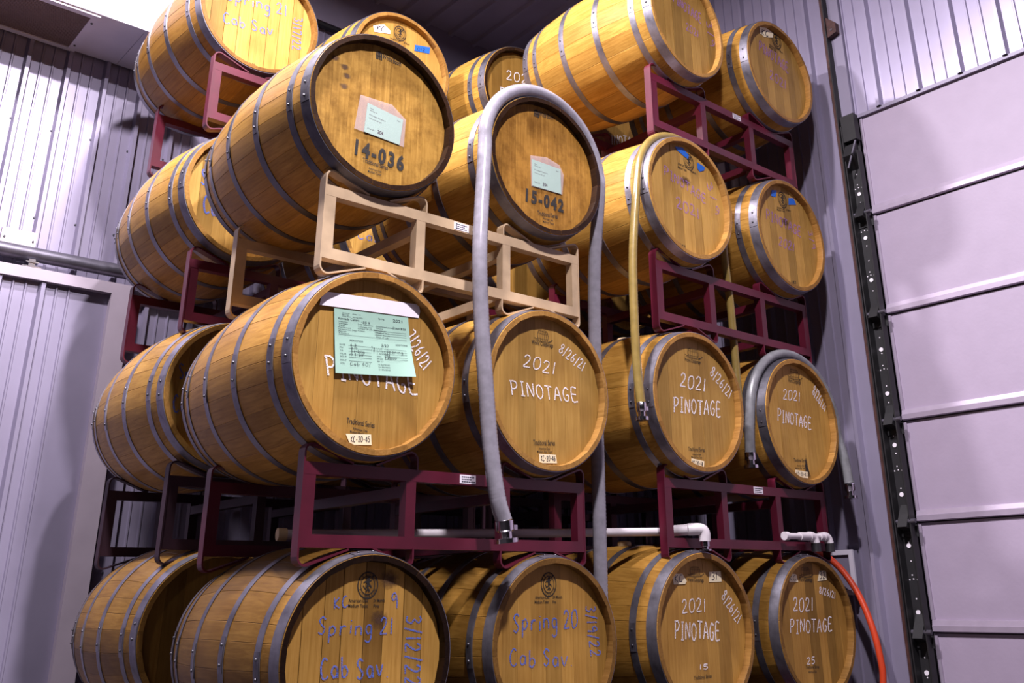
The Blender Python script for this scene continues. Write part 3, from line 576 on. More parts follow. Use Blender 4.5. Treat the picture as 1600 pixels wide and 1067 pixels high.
# key: x, front y, centre z, scale, head pattern, open joints, aged, stave tint, head tint, hoop tint, dark chime, label, group
def W3(a, b=None, c=None): return (a, b if b is not None else a, c if c is not None else a, 1)
BAR = {
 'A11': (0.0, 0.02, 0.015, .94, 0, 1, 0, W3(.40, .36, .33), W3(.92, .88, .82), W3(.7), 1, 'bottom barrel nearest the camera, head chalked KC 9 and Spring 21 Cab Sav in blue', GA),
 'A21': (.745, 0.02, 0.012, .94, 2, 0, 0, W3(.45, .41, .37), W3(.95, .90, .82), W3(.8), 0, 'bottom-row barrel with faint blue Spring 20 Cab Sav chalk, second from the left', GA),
 'A12': (-.025, .018, .89, 1, 1, 0, 0, W3(.95, .86, .78), W3(.95, .93, .9), W3(.8), 0, 'barrel with a large green form taped over its white PINOTAGE chalk', GA),
 'A22': (.727, .015, .892, 1, 1, 0, 0, W3(1, .95, .9), W3(1), W3(.85), 0, 'barrel chalked 2021 PINOTAGE in white right beside the one with the taped form', GA),
 'A13': (-.03, .045, 1.812, 1, 1, 0, 1, W3(.92, .84, .72), W3(.92), W3(.42), 1, 'stained barrel stencilled 14-036 with a sleeved green card, top of the nearest stack', GA),
 'A23': (.742, .03, 1.825, 1, 0, 0, 1, W3(1, .95, .88), W3(.82, .74, .68), W3(.6), 1, 'stained barrel stencilled 15-042 with a clear hose draped over its rim', GA),
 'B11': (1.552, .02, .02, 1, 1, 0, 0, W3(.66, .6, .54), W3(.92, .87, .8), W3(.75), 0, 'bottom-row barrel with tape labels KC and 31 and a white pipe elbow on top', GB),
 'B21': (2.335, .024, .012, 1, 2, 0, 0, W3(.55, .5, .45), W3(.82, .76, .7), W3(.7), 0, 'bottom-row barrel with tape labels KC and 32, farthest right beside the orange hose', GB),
 'B12': (1.578, -.003, .943, 1, 2, 0, 0, W3(.9, .82, .74), W3(1), W3(.95), 0, 'barrel chalked 2021 PINOTAGE in white with an amber hose end hanging at its left rim', GB),
 'B22': (2.357, .003, .937, 1, 0, 1, 0, W3(.85, .78, .7), W3(1, .98, .94), W3(.5), 0, 'barrel chalked 2021 PINOTAGE under a looped dark grey hose, black drip at its foot', GB),
 'B13': (1.598, -.02, 1.898, 1, 2, 1, 0, W3(1.05, 1, .95), W3(1.02), W3(1.25), 0, 'barrel with faded violet 2021 chalk, two blue tapes and an amber hose over its rim', GB),
 'B23': (2.39, -.03, 1.898, 1, 0, 1, 0, W3(.8, .72, .64), W3(.98), W3(.95), 0, 'barrel with two square blue tapes and smeared violet chalk, farthest right in the third row', GB),
 'B14': (1.615, -.064, 2.849, 1, 0, 1, 0, W3(1.08, 1.02, .94), W3(.9), W3(1.05), 0, 'big barrel at the top centre cut by the upper frame edge, with smeared violet chalk', GB),
 'B24': (2.393, -.072, 2.852, 1, 2, 0, 0, W3(.8, .72, .64), W3(.8), W3(.85), 0, 'topmost barrel on the far right with a cream KC tape and violet chalk', GB),
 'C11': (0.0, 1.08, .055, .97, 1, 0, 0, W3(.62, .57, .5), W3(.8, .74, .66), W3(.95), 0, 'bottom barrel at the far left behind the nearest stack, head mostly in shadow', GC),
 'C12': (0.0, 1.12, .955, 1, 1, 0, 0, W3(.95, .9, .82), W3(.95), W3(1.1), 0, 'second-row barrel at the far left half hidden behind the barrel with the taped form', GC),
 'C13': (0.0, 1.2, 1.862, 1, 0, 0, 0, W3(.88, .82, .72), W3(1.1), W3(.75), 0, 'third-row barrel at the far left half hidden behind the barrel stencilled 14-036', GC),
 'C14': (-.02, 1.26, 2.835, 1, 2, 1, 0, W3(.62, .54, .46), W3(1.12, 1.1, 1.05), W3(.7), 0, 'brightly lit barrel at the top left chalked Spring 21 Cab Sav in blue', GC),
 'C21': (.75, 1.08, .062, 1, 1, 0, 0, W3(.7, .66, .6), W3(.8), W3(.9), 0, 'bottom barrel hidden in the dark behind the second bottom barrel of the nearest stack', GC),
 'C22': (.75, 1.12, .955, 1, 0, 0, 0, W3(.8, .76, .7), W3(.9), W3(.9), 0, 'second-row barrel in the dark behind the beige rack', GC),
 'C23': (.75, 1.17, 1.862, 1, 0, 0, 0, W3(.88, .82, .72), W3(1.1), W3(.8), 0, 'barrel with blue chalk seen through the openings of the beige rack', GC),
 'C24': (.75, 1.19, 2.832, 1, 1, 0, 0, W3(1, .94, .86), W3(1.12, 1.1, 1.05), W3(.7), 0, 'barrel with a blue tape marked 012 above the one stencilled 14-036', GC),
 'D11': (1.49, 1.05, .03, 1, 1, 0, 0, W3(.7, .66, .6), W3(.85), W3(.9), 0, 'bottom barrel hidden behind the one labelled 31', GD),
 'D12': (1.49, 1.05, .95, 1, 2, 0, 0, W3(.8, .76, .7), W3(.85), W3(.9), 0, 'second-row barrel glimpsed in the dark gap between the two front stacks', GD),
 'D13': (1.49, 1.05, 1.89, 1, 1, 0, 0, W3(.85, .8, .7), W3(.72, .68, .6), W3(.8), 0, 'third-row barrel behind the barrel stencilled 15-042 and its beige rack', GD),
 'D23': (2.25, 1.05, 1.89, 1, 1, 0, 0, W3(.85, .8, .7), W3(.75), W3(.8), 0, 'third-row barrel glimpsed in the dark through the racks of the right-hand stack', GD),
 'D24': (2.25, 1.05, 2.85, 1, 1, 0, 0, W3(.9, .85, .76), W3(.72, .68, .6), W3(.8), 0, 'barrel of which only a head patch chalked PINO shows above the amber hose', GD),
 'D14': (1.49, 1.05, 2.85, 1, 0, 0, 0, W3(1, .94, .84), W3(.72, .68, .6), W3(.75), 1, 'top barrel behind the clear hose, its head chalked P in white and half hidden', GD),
}
ROOT = {}
YAW = {'B14': 3.6, 'A13': -0.6, 'A12': -1.2, 'A11': -2.0, 'C11': -3.0, 'C12': -1.2, 'C13': -0.8, 'C14': -0.6, 'A21': -0.8, 'B23': 0.6}
def barrel(key):
    x, y, zc, s, pat, gap, aged, tS, tH, tI, dark, lab, grp = BAR[key]
    rnd = random.Random(key)
    b = thing('wine_barrel', lab, 'barrel', (x, y, zc - RB * s), grp); b.scale = (s, s, s); b.rotation_euler = (0, 0, math.radians(YAW.get(key, 0))); ROOT[key] = b
    ws_ = STW[:]; rnd.shuffle(ws_); a = rnd.uniform(0, 20)
    for d in ws_:
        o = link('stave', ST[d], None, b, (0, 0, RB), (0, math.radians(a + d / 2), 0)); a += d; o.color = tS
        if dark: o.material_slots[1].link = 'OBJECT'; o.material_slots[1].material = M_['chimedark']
    for k, me in enumerate(PL[pat, gap, 'headold' if aged else 'head']):
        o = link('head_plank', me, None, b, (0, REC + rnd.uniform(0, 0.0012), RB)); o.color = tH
        if key == 'A11' and k == 4: o.color = (.40, .36, .33, 1)
        elif not aged and rnd.random() < 0.22: o.color = tuple(c * .72 for c in tH[:3]) + (1,)
    for k, me in enumerate(HM):
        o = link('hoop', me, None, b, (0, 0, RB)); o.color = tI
        th = math.radians({0: 0 if key in ('A11', 'A21', 'B11', 'B21') else -88, 1: -92, 2: -90, 3: -94, 4: -90, 5: -90}[k] + rnd.uniform(-4, 4))
        lp = link('hoop_lap', lapm[k], None, o, None, (0, th, 0)); lp.color = tI
        yc = (HY[k][0] + HY[k][1]) / 2; r = RY(yc) + 0.0044
        for q in (-0.085, 0.085):
            link('rivet', rv, None, o, (r * math.sin(th + q), yc, r * math.cos(th + q)), (0, th + q, 0))
    link('bung', bung, None, b, (0, LEN / 2, 2 * RB - 0.004))
for k in BAR: barrel(k)

# ------------------------------------------------------------------ steel racks
SHARE = {}
def rack(label, xc, yf, zt, H, m, grp, half=0.585, depth=0.68, stickers=(), yr=None):
    """two welded frames (front, rear) joined by tie bars; zt is the top of the upper beam, H the frame height"""
    t = thing('barrel_rack', label, 'rack', (xc, yf, zt - H - 0.05), grp); z0 = H + 0.05
    key = (round(H, 3), m.name, half, depth)
    if key not in SHARE:
        w_, P = 0.038, []
        for y in (0, depth):
            P.append(('beam', MB().box((-half, y, z0 - w_), (half, y + w_, z0))))
            P.append(('beam', MB().box((-half, y, z0 - H), (half, y + w_, z0 - H + w_))))
            for sx in (-1, 1):
                xa, xb = sorted((sx * half, sx * (half - w_)))
                P.append(('post', MB().box((xa, y + .0005, z0 - H + w_), (xb, y + w_ - .0005, z0 - w_))))
                xm = sx * 0.2; P.append(('upright', MB().box((xm - w_ / 2, y + .0005, z0 - H + w_), (xm + w_ / 2, y + w_ - .0005, z0 - w_))))
                # bent flat straps that cradle the barrels above and below
                def strap(path, th=0.006):
                    pl = []; n = len(path)
                    for i, (px, pz) in enumerate(path):
                        ax, az = path[max(i - 1, 0)]; bx, bz = path[min(i + 1, n - 1)]
                        dx, dz2 = bx - ax, bz - az; l = math.hypot(dx, dz2); pl.append((px - dz2 / l * th, pz + dx / l * th))
                    mb = MB(); k = len(path)
                    for yy in (y - 0.001, y + w_ + 0.001):
                        mb.v += [(p[0], yy, p[1]) for p in path] + [(p[0], yy, p[1]) for p in pl]
                    q = 2 * k
                    for i in range(k - 1):
                        mb.f += [(i, i + 1, q + i + 1, q + i), (k + i, q + k + i, q + k + i + 1, k + i + 1), (i, k + i, k + i + 1, i + 1), (q + i, q + i + 1, q + k + i + 1, q + k + i)]
                    mb.f += [(0, q, q + k, k), (k - 1, 2 * k - 1, q + 2 * k - 1, q + k - 1)]
                    return mb
                def arc(cx, cz, r, a0, a1, n=5): return [(cx + r * math.cos(math.radians(a0 + (a1 - a0) * i / n)), cz + r * math.sin(math.radians(a0 + (a1 - a0) * i / n))) for i in range(n + 1)]
                xe = sx * half; r = 0.022; c = 0.052
                def mir(path): return [(px if sx < 0 else -px, pz) for px, pz in path]
                top = arc(-half + r, z0 + c - r, r, 180, 72) + [(-half + 0.165, z0 + 0.001)]
                bot = [(-half + 0.165, z0 - H - 0.001)] + arc(-half + r, z0 - H - c + r + 0.004, r, 288, 180)
                path = bot + top
                P.append(('cradle_strap', strap(mir(path))))
                xi = -0.2 + 0.019
                inn = [(-half + 0.25, z0 + 0.001)] + arc(xi - r, z0 + c - r, r, 108, 0) + [(xi, z0 - 0.004)]
                P.append(('cradle_strap', strap(mir(inn))))
                inb = [(-half + 0.25, z0 - H - 0.001)] + arc(xi - r, z0 - H - c + r, r, 252, 360) + [(xi, z0 - H + 0.004)]
                P.append(('cradle_strap', strap(mir(inb))))
        for sx in (-1, 1):
            for zz in (z0 - 0.088, z0 - H + 0.002):
                P.append(('tie_bar', MB().box((sx * 0.2 - 0.018, w_ + .0005, zz), (sx * 0.2 + 0.018, depth - .0005, zz + 0.036))))
        SHARE[key] = [(n_, mb.mesh(n_)) for n_, mb in P]
        for _, me in SHARE[key]: me.materials.append(m)
    for n_, me in SHARE[key]: link(n_, me, None, t)
    for sx in stickers:
        s_ = MB().box((sx - 0.034, -0.0012, z0 - 0.033), (sx + 0.034, -0.0002, z0 - 0.004)).obj('sticker', M_['sticker'], t)
        s_['label'] = 'white printed sticker'
        for q in range(3):
            ln = MB(); xx = sx - 0.026; rr = random.Random(q + int(sx * 100))
            while xx < sx + 0.024 - (0.012 if q == 1 else 0):
                wq = rr.uniform(0.004, 0.009); ln.box((xx, -0.0016, z0 - 0.013 - q * 0.008), (xx + wq, -0.0011, z0 - 0.009 - q * 0.008)); xx += wq + 0.002
            lo = ln.obj('printed_line', M_['pen'], s_)
    return t
RG = 'steel racks between the barrels'
rack('maroon rack between the bottom and second rows of the nearest stack', .365, .085, .567, .25, M_['red'], RG, stickers=(.03,))
rack('beige rack carrying the two barrels stencilled 14-036 and 15-042', .365, .085, 1.487, .262, M_['beige'], RG, stickers=(-0.02,))
rack('maroon rack under the two white-chalked barrels of the right-hand stack', 1.99, .075, .616, .275, M_['red'], RG, stickers=(.05,))
rack('maroon rack under the two blue-taped barrels in the right-hand stack', 1.995, .06, 1.570, .275, M_['red'], RG)
rack('maroon rack carrying the two topmost barrels of the right-hand stack', 2.0, .03, 2.520, .285, M_['red'], RG, stickers=(.08,))
rack('dark rack at the left between the two lowest rear barrels', .37, 1.18, .628, .272, M_['dark'], RG)
rack('maroon rack at the left under the third-row rear barrel', .37, 1.25, 1.535, .27, M_['red'], RG)
rack('maroon rack under the brightly lit barrel at the top left', .37, 1.27, 2.508, .29, M_['red'], RG)
rack('dark rack low behind the right-hand stack', 1.88, 1.13, .622, .275, M_['dark'], RG)
rack('maroon rack behind the barrel stencilled 15-042', 1.88, 1.13, 1.562, .275, M_['red'], RG)
rack('dark rack high behind the right-hand stack under the half-hidden top barrel', 1.88, 1.13, 2.522, .285, M_['dark'], RG)
rack('floor rack under the nearest stack', .365, .085, -.292, .268, M_['red'], RG)
rack('floor rack under the right-hand stack', 1.99, .085, -.306, .255, M_['red'], RG)
rack('floor rack under the rear left stack', .37, 1.18, -.264, .30, M_['red'], RG)
rack('floor rack under the rear right stack', 1.88, 1.13, -.296, .268, M_['red'], RG)

# ------------------------------------------------------------------ writing
FONT = {
 '0': [[(.5, 1), (.15, .85), (.05, .45), (.2, .05), (.55, 0), (.88, .25), (.92, .65), (.75, .95), (.5, 1)]],
 '1': [[(.5, 1), (.47, 0)]], '2': [[(.08, .78), (.3, 1), (.68, .95), (.72, .65), (.4, .3), (.08, .02), (.92, .05)]],
 '3': [[(.1, .92), (.5, 1), (.8, .8), (.45, .55), (.85, .35), (.6, .02), (.1, .08)]],
 '4': [[(.6, 0), (.62, 1), (.08, .32), (.95, .32)]], '5': [[(.85, 1), (.25, 1), (.18, .58), (.6, .62), (.88, .35), (.6, .02), (.1, .06)]],
 '6': [[(.75, 1), (.3, .65), (.12, .25), (.4, 0), (.8, .2), (.7, .48), (.25, .4)]],
 '7': [[(.08, .95), (.9, 1), (.4, 0)]], '8': [[(.5, .52), (.15, .78), (.5, 1), (.82, .78), (.5, .52), (.1, .22), (.5, 0), (.9, .25), (.5, .52)]],
 '9': [[(.8, .75), (.5, 1), (.15, .75), (.4, .5), (.8, .72), (.78, 0)]], '/': [[(.85, 1.08), (.15, -.1)]], '-': [[(.15, .5), (.85, .5)]], '.': [[(.4, .0), (.5, .04)]],
 'P': [[(.15, 0), (.15, 1)], [(.0, .98), (.65, 1), (.9, .75), (.6, .48), (.15, .45)]], 'I': [[(.5, 0), (.5, 1)], [(.15, 0), (.88, 0)], [(.2, 1), (.85, 1)]],
 'N': [[(.08, 0), (.12, 1), (.85, .05), (.9, 1)]], 'O': [[(.5, 1), (.12, .8), (.08, .3), (.45, 0), (.85, .2), (.92, .7), (.5, 1)]],
 'T': [[(.5, 0), (.5, 1)], [(.0, 1), (1, .97)]], 'A': [[(.02, 0), (.5, 1), (.95, 0)], [(.2, .38), (.78, .38)]],
 'G': [[(.88, .85), (.5, 1), (.1, .6), (.25, .08), (.7, .02), (.85, .42), (.5, .42)]], 'E': [[(.85, 1), (.15, 1), (.12, 0), (.9, 0)], [(.14, .52), (.75, .52)]],
 'K': [[(.15, 1), (.12, 0)], [(.85, .95), (.18, .45), (.9, 0)]], 'C': [[(.88, .9), (.5, 1), (.1, .6), (.2, .1), (.6, 0), (.92, .15)]],
 'S': [[(.85, .85), (.5, 1), (.15, .8), (.4, .55), (.8, .3), (.5, 0), (.08, .12)]],
 'p': [[(.15, .55), (.12, -.4)], [(.14, .4), (.5, .58), (.85, .35), (.55, .05), (.15, .1)]], 'r': [[(.2, .55), (.2, 0)], [(.2, .35), (.5, .55), (.85, .5)]],
 'i': [[(.5, .52), (.5, 0)], [(.5, .75), (.5, .8)]], 'n': [[(.12, .55), (.12, 0)], [(.13, .38), (.5, .55), (.82, .4), (.85, 0)]],
 'g': [[(.8, .5), (.4, .55), (.15, .3), (.45, .02), (.8, .2), (.82, .5), (.82, -.25), (.5, -.48), (.12, -.35)]],
 'a': [[(.8, .5), (.4, .55), (.12, .28), (.4, 0), (.78, .2), (.82, .52), (.85, 0)]], 'b': [[(.15, 1), (.13, 0)], [(.15, .4), (.55, .55), (.85, .28), (.5, 0), (.14, .08)]],
 'v': [[(.08, .55), (.45, 0), (.9, .58)]], 'e': [[(.12, .3), (.82, .32), (.5, .56), (.12, .28), (.45, 0), (.85, .1)]], 'l': [[(.5, 1), (.5, 0)]], 'o': [[(.5, .55), (.12, .28), (.5, 0), (.88, .28), (.5, .55)]],
}
def strokes(txt, jit, rnd):
    out = []; x = 0
    for ch in txt:
        if ch == ' ': x += 0.55; continue
        wd = 0.35 if ch in '1.i' else 0.55 if ch in '/I' else 0.8
        dz_ = rnd.uniform(-jit, jit)
        for st in FONT[ch]: out.append([(x + px * wd, pz + dz_) for px, pz in st])
        x += wd + 0.2
    return out, x - 0.2
def ribbon(polys, wd, y):
    mb = MB()
    for pl in polys:
        pts = [Vector((p[0], p[1])) for p in pl]
        if len(pts) > 2:
            P = [pts[0] * 2 - pts[1]] + pts + [pts[-1] * 2 - pts[-2]]; q = []
            for i in range(1, len(P) - 2):
                sharp = (P[i] - P[i - 1]).normalized().dot((P[i + 1] - P[i]).normalized()) < 0.2
                for t in (0, .33, .66):
                    a, b, c, d = P[i - 1:i + 3]; q.append(0.5 * ((2 * b) + (c - a) * t + (2 * a - 5 * b + 4 * c - d) * t * t + (3 * b - a - 3 * c + d) * t ** 3))
            pts = q + [P[-2]]
        n = len(mb.v); k = len(pts)
        for i, p in enumerate(pts):
            t = (pts[min(i + 1, k - 1)] - pts[max(i - 1, 0)])
            t = t.normalized() if t.length > 1e-9 else Vector((1, 0)); s = Vector((-t.y, t.x)) * wd / 2
            mb.v += [(p.x + s.x, y, p.y + s.y), (p.x - s.x, y, p.y - s.y)]
        for i in range(k - 1): mb.f.append((n + 2 * i, n + 2 * i + 1, n + 2 * i + 3, n + 2 * i + 2))
    return mb
# printed lettering comes from the built-in font, turned into flat meshes
PRINTS = {}
def need(s, bold=0.0):
    if s not in PRINTS:
        cu_ = bpy.data.curves.new('lettering', 'FONT'); cu_.body = s; cu_.offset = bold; cu_.space_character = 1.28 if bold > .03 else 1.0; cu_.resolution_u = 3; cu_.fill_mode = 'FRONT'
        o = bpy.data.objects.new('lettering', cu_); COL.objects.link(o); PRINTS[s] = o
FORM = [('Vintner   Area 14', .10, .955, .24, .016), ('Block', .10, .93, .09, .016), ('Date Rec.  Spring 2021', .10, .905, .27, .016), ('Spring', .58, .93, .08, .022), ('2021', .78, .915, .13, .045),
 ('Kennedy Cellars', .05, .855, .27, .034), ('Volume', .05, .815, .12, .018), ('Vintage', .05, .785, .12, .018), ('Tank', .05, .755, .09, .018), ('Pre Ferment', .05, .725, .16, .018), ('Fermentation Begin', .05, .695, .24, .018), ('Barrels', .05, .665, .10, .018), ('X-Pomace', .05, .635, .13, .018),
 ('240 Gallons', .30, .80, .20, .018), ('Tonnage 4.2', .30, .765, .18, .018), ('Cooper 20 (45-48)', .30, .735, .24, .020), ('Clean', .30, .70, .09, .018),
 ('Cold Stabilization', .54, .80, .24, .020), ('Filter', .54, .77, .10, .018), ('Pinotage', .54, .735, .14, .018), ('Medium Oak', .54, .70, .18, .018), ('Inner Staves', .54, .665, .18, .018), ('Date of Lab', .54, .63, .16, .018), ('READINGS', .19, .53, .17, .024), ('ADDITIONS', .79, .525, .16, .024),
 ('DATE', .06, .455, .07, .022), ('PH', .06, .41, .04, .022), ('TA', .06, .365, .04, .022), ('ML/R', .06, .315, .08, .022), ('SO2-F', .06, .27, .08, .022), ('SO2-T', .06, .215, .08, .022), ('VOL', .06, .165, .06, .022),
 ('SUGAR', .53, .44, .08, .020), ('NUTRIENT', .53, .40, .12, .020), ('T. ACID', .53, .36, .10, .020), ('SO2', .53, .315, .06, .020), ('PM SO2', .53, .275, .08, .020), ('PH 3.7', .53, .235, .08, .020), ('1st RACKING', .54, .185, .15, .020), ('2nd RACKING', .54, .145, .15, .020), ('3rd RACKING', .54, .105, .15, .020)]
for it in ITEMS:
    if it[1] in ('print', 'stencil'): need(it[2], 0.045 if it[1] == 'stencil' else 0.012)
for f in FORM: need(f[0])
for c_ in 'KELVINCOPRAG': need(c_)
for s_ in ('Date 20', 'Pinotage Reserve', 'Volume 59 gal.', 'Note', 'Area 3'): need(s_)
need('H')
bpy.context.view_layer.update(); dg = bpy.context.evaluated_depsgraph_get(); PM = {}
for s_, o in PRINTS.items():
    me = o.evaluated_get(dg).to_mesh(); v = [tuple(q.co) for q in me.vertices]; f = [tuple(p.vertices) for p in me.polygons]
    xs = [q[0] for q in v]; PM[s_] = ([(q[0] - min(xs), q[1]) for q in v], f, max(xs) - min(xs))
CAP = max(q[1] for q in PM['H'][0])
for o in PRINTS.values():
    cu_ = o.data; bpy.data.objects.remove(o); bpy.data.curves.remove(cu_)
def printed(mb, s_, o, base, up, y):
    v, f, wd = PM[s_]; n = len(mb.v)
    mb.v += [(o[0] + p[0] / wd * base[0] + p[1] / CAP * up[0], y, o[1] + p[0] / wd * base[1] + p[1] / CAP * up[1]) for p in v]
    mb.f += [tuple(n + i for i in q) for q in f]
def flat(mb, name, m, parent, loc):
    me = bpy.data.meshes.new(name); me.from_pydata(mb.v, [], mb.f); return link(name, me, m, parent, loc)
PY_ = REC - 0.0006                     # just proud of the head
LION = [[(-.10, .80), (.05, .92), (.22, .86), (.30, .70), (.20, .60), (.30, .52), (.52, .62), (.60, .54), (.40, .40), (.22, .38), (.26, .10), (.46, -.02), (.56, -.24), (.42, -.30), (.34, -.14), (.10, -.06), (.14, -.34), (.34, -.52), (.26, -.70), (.10, -.72), (.12, -.58), (-.06, -.40), (-.16, -.12), (-.14, .20), (-.34, .30), (-.56, .18), (-.62, .30), (-.36, .48), (-.14, .44), (-.20, .62)],
        [(-.16, -.12), (-.36, -.28), (-.50, -.10), (-.62, .02), (-.66, -.10), (-.50, -.34), (-.30, -.44), (-.18, -.30)], [(-.10, -.40), (-.30, -.62), (-.14, -.72), (.0, -.58), (.0, -.45)]]
count = {}
CN = {'white': 'white', 'violet': 'faded violet', 'blue': 'blue'}
for it in ITEMS:
    key, kind = it[0], it[1]; par = ROOT[key]; rnd = random.Random(str(it[:3]))
    yl = PY_ - 0.0006 * 1
    if kind in ('chalk', 'tapetext'):
        _, _, txt, ox, oz, bx, bz, ux, uz, col, _p = it
        jit = 0.07 if kind == 'chalk' else 0.05
        st, wd = strokes(txt, jit, rnd)
        tl = math.hypot(ux, uz); cw = min(0.0085, max(0.0042, tl * 0.098)) if kind == 'chalk' else max(0.0022, tl * .13)
        if col == 'violet': cw *= 1.5
        pl = [[(ox + p[0] / wd * bx + p[1] * ux, oz + p[0] / wd * bz + p[1] * uz) for p in s2] for s2 in st]
        mb = ribbon(pl, cw, 0)
        if kind == 'chalk':
            o = flat(mb, 'chalk_writing', M_[col], par, (0, yl, RB)); o['label'] = CN[col] + ' chalk writing'
        else:
            o = flat(mb, 'handwriting', M_['pen'], LASTTAPE, (0, -0.0005, 0))
    elif kind in ('print', 'stencil'):
        _, _, txt, ox, oz, bx, bz, ux, uz, col, _p = it
        mb = MB(); printed(mb, txt, (ox, oz), (bx, bz), (ux, uz), 0)
        o = flat(mb, 'printed_stamp' if kind == 'print' else 'stencilled_number', M_['ink'], par, (0, yl + 0.0002, RB)); o['label'] = 'black lettering'
    elif kind == 'quad':
        _, _, nm, pts, col, _p = it
        if nm == 'tape':
            cx, cz = sum(p[0] for p in pts) / len(pts), sum(p[1] for p in pts) / len(pts)
            mb = MB().prism(pts, 'y', 0, 0.0005); LASTTAPE = mb.obj('tape_label', M_[col], par, (0, yl - 0.0006, RB))
            LASTTAPE['label'] = {'cream': 'cream masking tape label', 'bluetape': 'blue tape label', 'whitetape': 'white tape label'}[col]
        else:
            mb = MB(); n = len(pts); mb.v = [(p[0], 0, p[1]) for p in pts]; mb.f = [tuple(range(n))]
            o = flat(mb, 'stain', M_[col], par, (0, PY_ + 0.0002, RB)); o['label'] = 'dark stain on the head'
    elif kind == 'logo':
        _, _, nm, ox, oz, rx, rz = it; mb = MB()
        if nm == 'lion':
            for rr, tw in ((1.0, .05), (.70, .035)):
                n = len(mb.v); K = 40
                for j in range(K):
                    a = 2 * PI * j / K
                    for q in (rr - tw, rr + tw): mb.v.append((ox + rx * q * math.cos(a), 0, oz + rz * q * math.sin(a)))
                for j in range(K): a = n + 2 * j; b = n + 2 * ((j + 1) % K); mb.f.append((a, a + 1, b + 1, b))
            for word, a0, a1 in (('KELVIN', 150, 30), ('COOPERAGE', 205, 335)):
                for j, c_ in enumerate(word):
                    a = math.radians(a0 + (a1 - a0) * j / (len(word) - 1)); up = 1 if word == 'KELVIN' else -1
                    v, f, wd = PM[c_]; n = len(mb.v); hgt = .20
                    for p in v:
                        u_, v_ = (p[0] / wd - .5) * .16, (p[1] / CAP - .5) * hgt
                        X = .85 * math.cos(a) + up * (u_ * math.sin(a) + v_ * math.cos(a)); Z = .85 * math.sin(a) + up * (-u_ * math.cos(a) + v_ * math.sin(a))
                        mb.v.append((ox + rx * X, 0, oz + rz * Z))
                    mb.f += [tuple(n + i for i in q) for q in f]
            for pg in LION:
                n = len(mb.v); mb.v += [(ox + rx * .72 * p[0], 0, oz + rz * .72 * p[1]) for p in pg]; mb.f.append(tuple(range(n, n + len(pg))))
        elif nm == 'barrel':
            def side(x): return [(x * (0.80 + 0.20 * (1 - z * z)), z) for z in (-.95, -.5, 0, .5, .95)]
            pls = [(side(x), .075 if abs(x) == 1 else .05) for x in (-1, -.55, -.15, .25, .62, 1)]
            pls += [([(-.8, zz), (-.4, zz - .08), (.0, zz - .10), (.4, zz - .08), (.8, zz)], .06) for zz in (.98, -.90)] + [([(-.8, .98), (-.4, 1.08), (0, 1.12), (.4, 1.08), (.8, .98)], .06)]
            pls += [([(-.97, zz), (-.4, zz - .1), (0, zz - .12), (.4, zz - .1), (.97, zz)], .07) for zz in (.55, -.45)]
            pls += [([(1.0, -.95), (1.5, -.72), (1.85, -.42)], .12), ([(-1.0, -.8), (-1.45, -.6), (-1.6, -.5)], .10), ([(-1.5, -.98), (0, -1.12), (1.4, -.98)], .08)]
            for pl, tw in pls:
                r_ = ribbon([pl], tw * 0.95, 0); n = len(mb.v)
                mb.v += [(ox + rx * q[0], 0, oz + rz * q[2]) for q in r_.v]; mb.f += [tuple(n + i for i in q) for q in r_.f]
        else:
            for (x0, z0_, x1, z1) in ((-.8, -1, -.5, .5), (-.4, -1, -.1, .9), (0, -1, .3, 1), (.4, -1, .8, .4), (-.8, .5, .8, .62), (-.8, -.3, .8, -.15)):
                n = len(mb.v); mb.v += [(ox + rx * x, 0, oz + rz * z) for x, z in ((x0, z0_), (x1, z0_), (x1, z1), (x0, z1))]; mb.f.append((n, n + 1, n + 2, n + 3))
        o = flat(mb, 'printed_emblem', M_['ink'], par, (0, yl + 0.0002, RB)); o['label'] = 'black printed emblem'

# green cards in clear sleeves and the large taped form: things of their own, resting on the heads
def place(key): 
    x, y, zc, s = BAR[key][:4]; return Vector((x, y + (REC) * s, zc))
def card(key, sheet, sleeve, label, tilt=0.0):
    t = thing('sleeved_card', label, 'card', place(key) + Vector((0, -0.004, 0)), 'sleeved green cards')
    MB().prism(sleeve, 'y', 0.0015, 0.0022).obj('plastic_sleeve', M_['sleeve'], t)
    MB().prism(sheet, 'y', 0.0002, 0.0009).obj('paper_sheet', M_['card'], t)
    MB().prism(sleeve, 'y', -0.0008, -0.0006).obj('plastic_sleeve', M_['film'], t)
    A, B_, C_, D_ = [Vector(p) for p in sheet]
    def uv(u, v): return D_ * (1 - u) * (1 - v) + C_ * u * (1 - v) + B_ * u * v + A * (1 - u) * v
    mb = MB()
    for s_, u, v, w_, h in (('Note', .08, .84, .10, .04), ('Area 3', .08, .77, .20, .04), ('Pinotage Reserve', .08, .62, .45, .04), ('Volume 59 gal.', .08, .50, .36, .04), ('Date 20', .08, .14, .18, .045), ('Area 3', .84, .84, .09, .06)):
        p = uv(u, v); b = uv(u + w_, v) - p; q = uv(u, v + h) - p; printed(mb, s_, p, b, q, 0)
    flat(mb, 'card_print', M_['pen'], t, (0, -0.0001, 0))
    st, wd = strokes('204', .05, R0); p = uv(.36, .10)
    flat(ribbon([[tuple(uv(.36 + a / wd * .16, .12 + b * .11)) for a, b in s2] for s2 in st], .0028, 0), 'handwriting', M_['pen'], t, (0, -0.0001, 0))
card('A13', [(-0.061, 0.026), (0.091, 0.008), (0.08, -0.098), (-0.069, -0.092)], [(-0.092, 0.048), (0.041, 0.054), (0.103, 0.012), (0.099, -0.1), (-0.108, -0.092)], 'green card in a crinkled clear sleeve above the stencilled 14-036')
